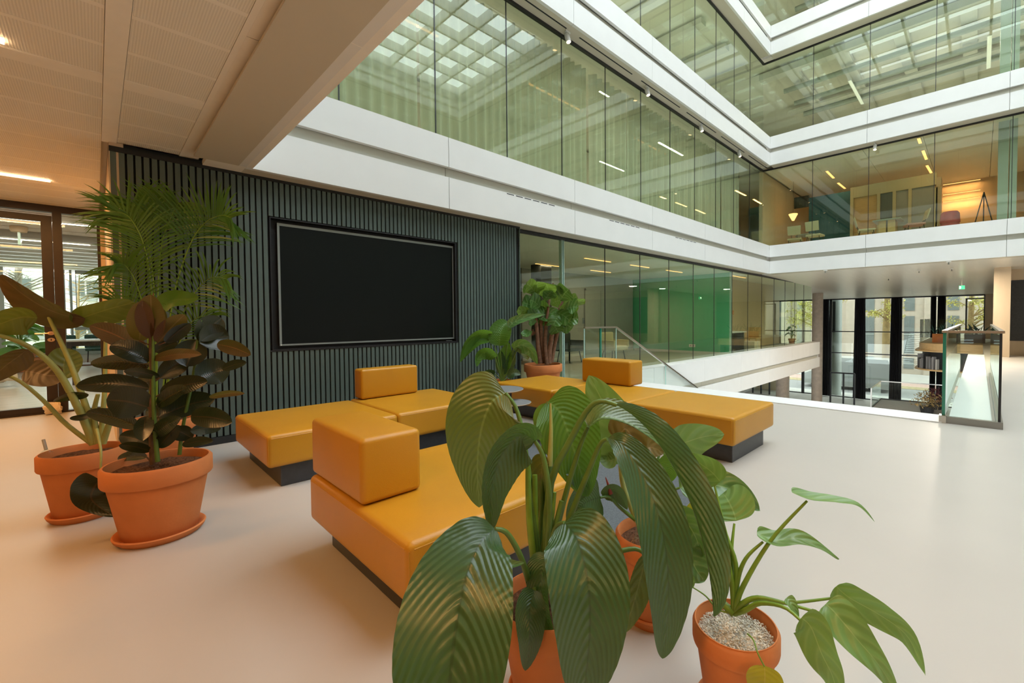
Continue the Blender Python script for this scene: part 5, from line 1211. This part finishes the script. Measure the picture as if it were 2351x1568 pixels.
leafp(T2, [(232, 1102, 2.50), (216, 1120, 2.47), (212, 1150, 2.46), (262, 1186, 2.47)], 92, roll=10, fold=.1, wave=.006, **{**EA, 'm': 'leaf_rubber'})
leafp(T2, [(160, 960, 2.62), (190, 958, 2.64), (222, 946, 2.68)], 14, roll=10, fold=.1, **{**EA, 'm': 'leaf_rubber', 'prof': 'rubber'})
ws2 = thing('watering_funnel', 'small clear glass watering funnel in the elephant ear pot', 'watering funnel', tuple(px(106, 1036, 2.68)))
c = px(106, 1040, 2.66); obj('cone', MB().lathe([(.030, 0), (.008, .02), (.006, .03)], tuple(c), 20), MAT['glass_clear'], ws2); obj('tube', MB().tube([c+Vector((0, 0, .02)), c+Vector((-.01, .02, .08))], .008, 10), MAT['paint_grey'], ws2)
# ---- palm
T3 = thing('potted_palm', 'tall feathery palm in a terracotta pot before the slatted wall', 'plant', (.36, 4.86, 0))
pot(T3, .36, 4.86, .24, .43, .19)
D3 = 3.58
def frond(pts, ll, n=26, m='leaf_palm', wl=.0135, seed=0, start=.30, droop=.5):
    r = random.Random(seed); C_ = cat(pl_(pts), 40)
    fo = obj('frond', MB().tube(C_, [.007-.0055*i/40 for i in range(41)], 6), MAT['stem_bright'], T3, 60)
    mb = MB(); uv = []
    for i in range(n):
        u = start+(1-start)*i/(n-1); k = min(39, int(u*40)); p = C_[k].lerp(C_[k+1], u*40-k) if k < 40 else C_[40]
        t = (C_[min(k+1, 40)]-C_[max(k-1, 0)]).normalized(); v = (CO-p).normalized(); s = t.cross(v).normalized()
        for sg in (-1, 1):
            L_ = ll*D3/FPX*(.45+.75*math.sin(PI*min(1, .10+u*.82)))*r.uniform(.8, 1.1); ax = (s*sg*.85+t*(.55+.5*u)+v*r.uniform(-.35, .35)).normalized()
            pr = None; ns = 6
            side0 = ax.cross(v+Vector((0, 0, .4))).normalized(); base = len(mb.v); q = p.copy(); dvec = ax.copy()
            for j in range(ns+1):
                w_ = wl*math.sin(PI*min(1, .12+.88*j/ns))**.7*.5 if j < ns else .0005
                mb.v += [q-side0*w_, q+side0*w_]; uv.extend([(j/ns, 0), (j/ns, 1)])
                dvec = (dvec+Vector((0, 0, -droop*.16*(1+j*.25)))).normalized(); q = q+dvec*(L_/ns)
            for j in range(ns): a = base+2*j; mb.f.append((a, a+1, a+3, a+2))
    obj('leaflets', mb, MAT[m], fo, 0, kind='stuff', uv=uv)
frond([(352, 975, D3), (352, 760, D3), (345, 640, D3-.05), (328, 555, D3-.10), (296, 498, D3-.14), (258, 484, D3-.2)], 92, 34, seed=1, start=.42, droop=.45)
frond([(368, 975, D3), (392, 720, D3), (425, 590, D3-.05), (462, 520, D3-.1), (504, 495, D3-.15), (530, 500, D3-.2)], 88, 32, seed=2, start=.45, droop=.35)
frond([(360, 975, D3), (362, 700, D3+.08), (370, 570, D3+.08), (392, 500, D3+.06), (410, 466, D3)], 100, 26, seed=3, start=.45, droop=.4)
frond([(346, 975, D3), (338, 760, D3), (316, 660, D3-.1), (290, 612, D3-.2), (266, 604, D3-.3)], 78, 26, seed=4, start=.40, droop=.7)
frond([(374, 975, D3), (402, 780, D3), (436, 690, D3-.05), (480, 640, D3-.1), (520, 640, D3-.15)], 84, 22, seed=5, start=.45, droop=.7)
frond([(356, 975, D3), (350, 800, D3+.05), (320, 740, D3), (286, 700, D3-.05), (262, 694, D3-.1)], 70, 22, seed=6, start=.40, droop=.6)
frond([(356, 975, D3), (356, 700, D3+.1), (340, 560, D3+.12), (322, 500, D3+.1), (306, 466, D3+.06)], 104, 24, seed=7, start=.5, droop=.5)
frond([(364, 975, D3), (390, 850, D3), (420, 770, D3-.05), (452, 730, D3-.1), (486, 728, D3-.1)], 70, 18, seed=8, start=.45, droop=.7)
leafp(T3, [(362, 708, D3-.2), (395, 690, D3-.25), (430, 688, D3-.28), (456, 684, D3-.3)], 44, prof='strap', m='leaf_palm', roll=30, fold=.3)
# ---- fiddle leaf fig
T4 = thing('potted_fiddle_leaf_fig', 'potted fiddle leaf fig with several thick brown stems beside the gallery glass', 'plant', (5.04, 5.2, 0))
pot(T4, 5.04, 5.19, .315, .49, None)
D4 = fwd((5.04, 5.19, .5))
for pts, rr in (([(1240, 834, D4-.05), (1236, 800, D4-.06), (1233, 760, D4-.05), (1230, 730, D4-.05)], (.042, .028)), ([(1250, 834, D4), (1244, 790, D4), (1242, 745, D4), (1244, 720, D4)], (.038, .026)), ([(1256, 836, D4-.08), (1252, 790, D4-.06), (1254, 745, D4-.02), (1258, 715, D4)], (.038, .024)),
                ([(1260, 834, D4-.06), (1262, 800, D4-.06), (1268, 765, D4-.05), (1270, 745, D4-.05)], (.046, .034)), ([(1266, 832, D4-.02), (1274, 790, D4), (1282, 750, D4), (1278, 720, D4)], (.034, .022))):
    stem(T4, pts, rr, 'stem_fig', 10, 'trunk')
for pts in ([(1230, 735, D4), (1232, 690, D4), (1231, 668, D4)], [(1258, 718, D4), (1262, 680, D4), (1270, 650, D4)], [(1278, 724, D4), (1288, 700, D4), (1300, 680, D4)], [(1228, 762, D4), (1222, 768, D4), (1224, 756, D4)]):
    stem(T4, pts, (.025, .012), 'stem_fig', 8, 'branch')
fig = [(1231, 675, 1208, 650, 30, 1), (1232, 676, 1234, 646, 34, 1), (1222, 670, 1200, 664, 18, 1), (1236, 676, 1252, 672, 22, 1), (1262, 682, 1254, 650, 44, 1), (1270, 680, 1284, 656, 32, 0), (1286, 690, 1306, 664, 44, 0), (1290, 700, 1326, 682, 20, 1), (1296, 706, 1344, 690, 16, 1),
       (1236, 712, 1198, 694, 34, 0), (1224, 718, 1186, 714, 18, 1), (1240, 705, 1216, 688, 34, 0), (1262, 712, 1236, 700, 34, 0), (1264, 700, 1288, 690, 34, 1), (1250, 718, 1276, 726, 28, 0), (1284, 706, 1322, 722, 34, 1), (1296, 712, 1326, 705, 34, 0), (1270, 726, 1298, 736, 34, 0), (1276, 736, 1314, 754, 34, 0), (1268, 744, 1282, 764, 34, 0),
       (1232, 740, 1214, 744, 16, 0), (1222, 762, 1200, 772, 16, 0), (1258, 730, 1248, 748, 30, 0), (1288, 740, 1328, 730, 30, 0), (1246, 694, 1228, 720, 30, 0), (1276, 716, 1310, 738, 30, 0), (1250, 690, 1268, 668, 30, 0), (1284, 724, 1270, 748, 30, 0), (1262, 720, 1240, 735, 30, 0), (1290, 728, 1306, 750, 32, 0), (1238, 726, 1210, 724, 24, 0), (1300, 712, 1318, 728, 30, 0)]
r = random.Random(31)
for bx_, by_, tx_, ty_, w_, lt_ in fig:
    d0 = D4+r.uniform(-.2, .15)-.30*max(0, (1245-bx_)/50); d1_ = d0+r.uniform(-.2, .05)-.30*max(0, (1245-tx_)/50)
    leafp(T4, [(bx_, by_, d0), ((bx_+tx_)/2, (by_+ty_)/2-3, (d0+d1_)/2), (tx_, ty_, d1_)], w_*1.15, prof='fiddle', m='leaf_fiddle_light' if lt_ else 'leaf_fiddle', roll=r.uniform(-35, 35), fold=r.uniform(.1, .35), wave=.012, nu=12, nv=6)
# ---- second peace lily by the slatted wall
T5 = thing('potted_peace_lily', 'smaller peace lily standing between the slatted wall and the bench row', 'plant', (3.87, 4.86, 0))
pot(T5, 3.87, 4.86, .18, .37, None)
D5 = fwd((3.87, 4.86, .4)); B5 = (1152, 876, D5)
RL = dict(prof='spath', nu=40, nv=8, rib=.004, ribk=15)
for pts, w_, m_, ro in (([(1130, 768, D5), (1100, 768, D5-.1), (1072, 792, D5-.2), (1056, 832, D5-.25)], 30, 'leaf_lily_bright', 40), ([(1122, 780, D5), (1098, 784, D5-.1), (1074, 806, D5-.15), (1058, 830, D5-.2)], 26, 'leaf_lily_bright', -40), ([(1147, 794, D5), (1148, 770, D5), (1156, 748, D5+.05), (1166, 738, D5+.1)], 44, 'leaf_lily_bright', 12),
                       ([(1168, 752, D5), (1180, 740, D5), (1210, 730, D5-.05), (1252, 722, D5-.1)], 22, 'leaf_philo', 35), ([(1136, 822, D5), (1118, 810, D5-.1), (1100, 818, D5-.15), (1094, 842, D5-.2)], 26, 'leaf_lily_bright', 25), ([(1178, 800, D5), (1198, 792, D5-.05), (1220, 806, D5-.1), (1234, 836, D5-.1)], 30, 'leaf_philo', -25), ([(1190, 795, D5), (1204, 806, D5), (1212, 826, D5)], 24, 'leaf_ear_green', 20),
                       ([(1136, 858, D5), (1120, 858, D5-.1), (1108, 870, D5-.15), (1102, 890, D5-.2)], 18, 'leaf_lily', 20), ([(1160, 850, D5), (1162, 815, D5), (1168, 786, D5)], 28, 'leaf_lily_bright', 20), ([(1166, 850, D5), (1172, 825, D5), (1178, 802, D5)], 22, 'leaf_lily', -30), ([(1166, 866, D5), (1180, 856, D5), (1196, 860, D5)], 18, 'leaf_lily', 20), ([(1156, 860, D5), (1152, 830, D5), (1150, 805, D5)], 26, 'leaf_lily', 30)):
    leafp(T5, pts, w_*1.2, m=m_, roll=ro, fold=.3, **RL)
    stem(T5, [B5, (B5[0]*.5+pts[0][0]*.5+2, (B5[1]+pts[0][1])/2, D5), pts[0]], (.012, .006), 'stem_green')
# ---- plants behind the glazed door
def bushy(label, name, c, H, R, n, ll, m, seed, potR, potH):
    T = thing(name, label, 'plant', c); r = random.Random(seed); pot(T, c[0], c[1], potR, potH, None, seg=24)
    for k in range(n):
        a = r.uniform(0, 2*PI); h = potH+r.uniform(.25, 1)*H; rr = R*r.uniform(.25, 1)*(.6+.4*math.sin(PI*(h-potH)/H)); b = Vector((c[0]+rr*.5*math.cos(a), c[1]+rr*.5*math.sin(a), h)); d = Vector((math.cos(a), math.sin(a), r.uniform(-.4, .4)))
        leaf3(T, [b, b+d*ll*.5+Vector((0, 0, .03)), b+d*ll+Vector((0, 0, -.06))], ll*.55, 'rubber', m, normal=(d.x*.3, d.y*.3-.5, .8), nu=8, nv=4, fold=.2)
        if k % 3 == 0: stem(T, [(c[0], c[1], potH-.05), (c[0]+rr*.2*math.cos(a), c[1]+rr*.2*math.sin(a), (potH+h)/2), tuple(b)], .01, 'stem_bright', 5, 'branch', True)
p = py_(48, 828, 19.2); bushy('bushy umbrella plant in a large pot behind the glazed door', 'potted_umbrella_plant', (p.x, 19.2, 0), .95, .40, 44, .34, 'leaf_umbrella', 5, .30, .40)
p = py_(80, 832, 17.6); bushy('low leafy plant in a small pot beside the umbrella plant behind the door', 'potted_leafy_plant', (p.x-.1, 17.2, 0), .32, .34, 20, .42, 'leaf_umbrella', 6, .24, .34)
p = py_(1818, 786, 6.4)
bushy('thin flowering plant in a small pot on the gallery floor near its far end', 'potted_orchid', (p.x, 6.4, 0), .6, .3, 10, .22, 'leaf_fiddle', 7, .16, .24)
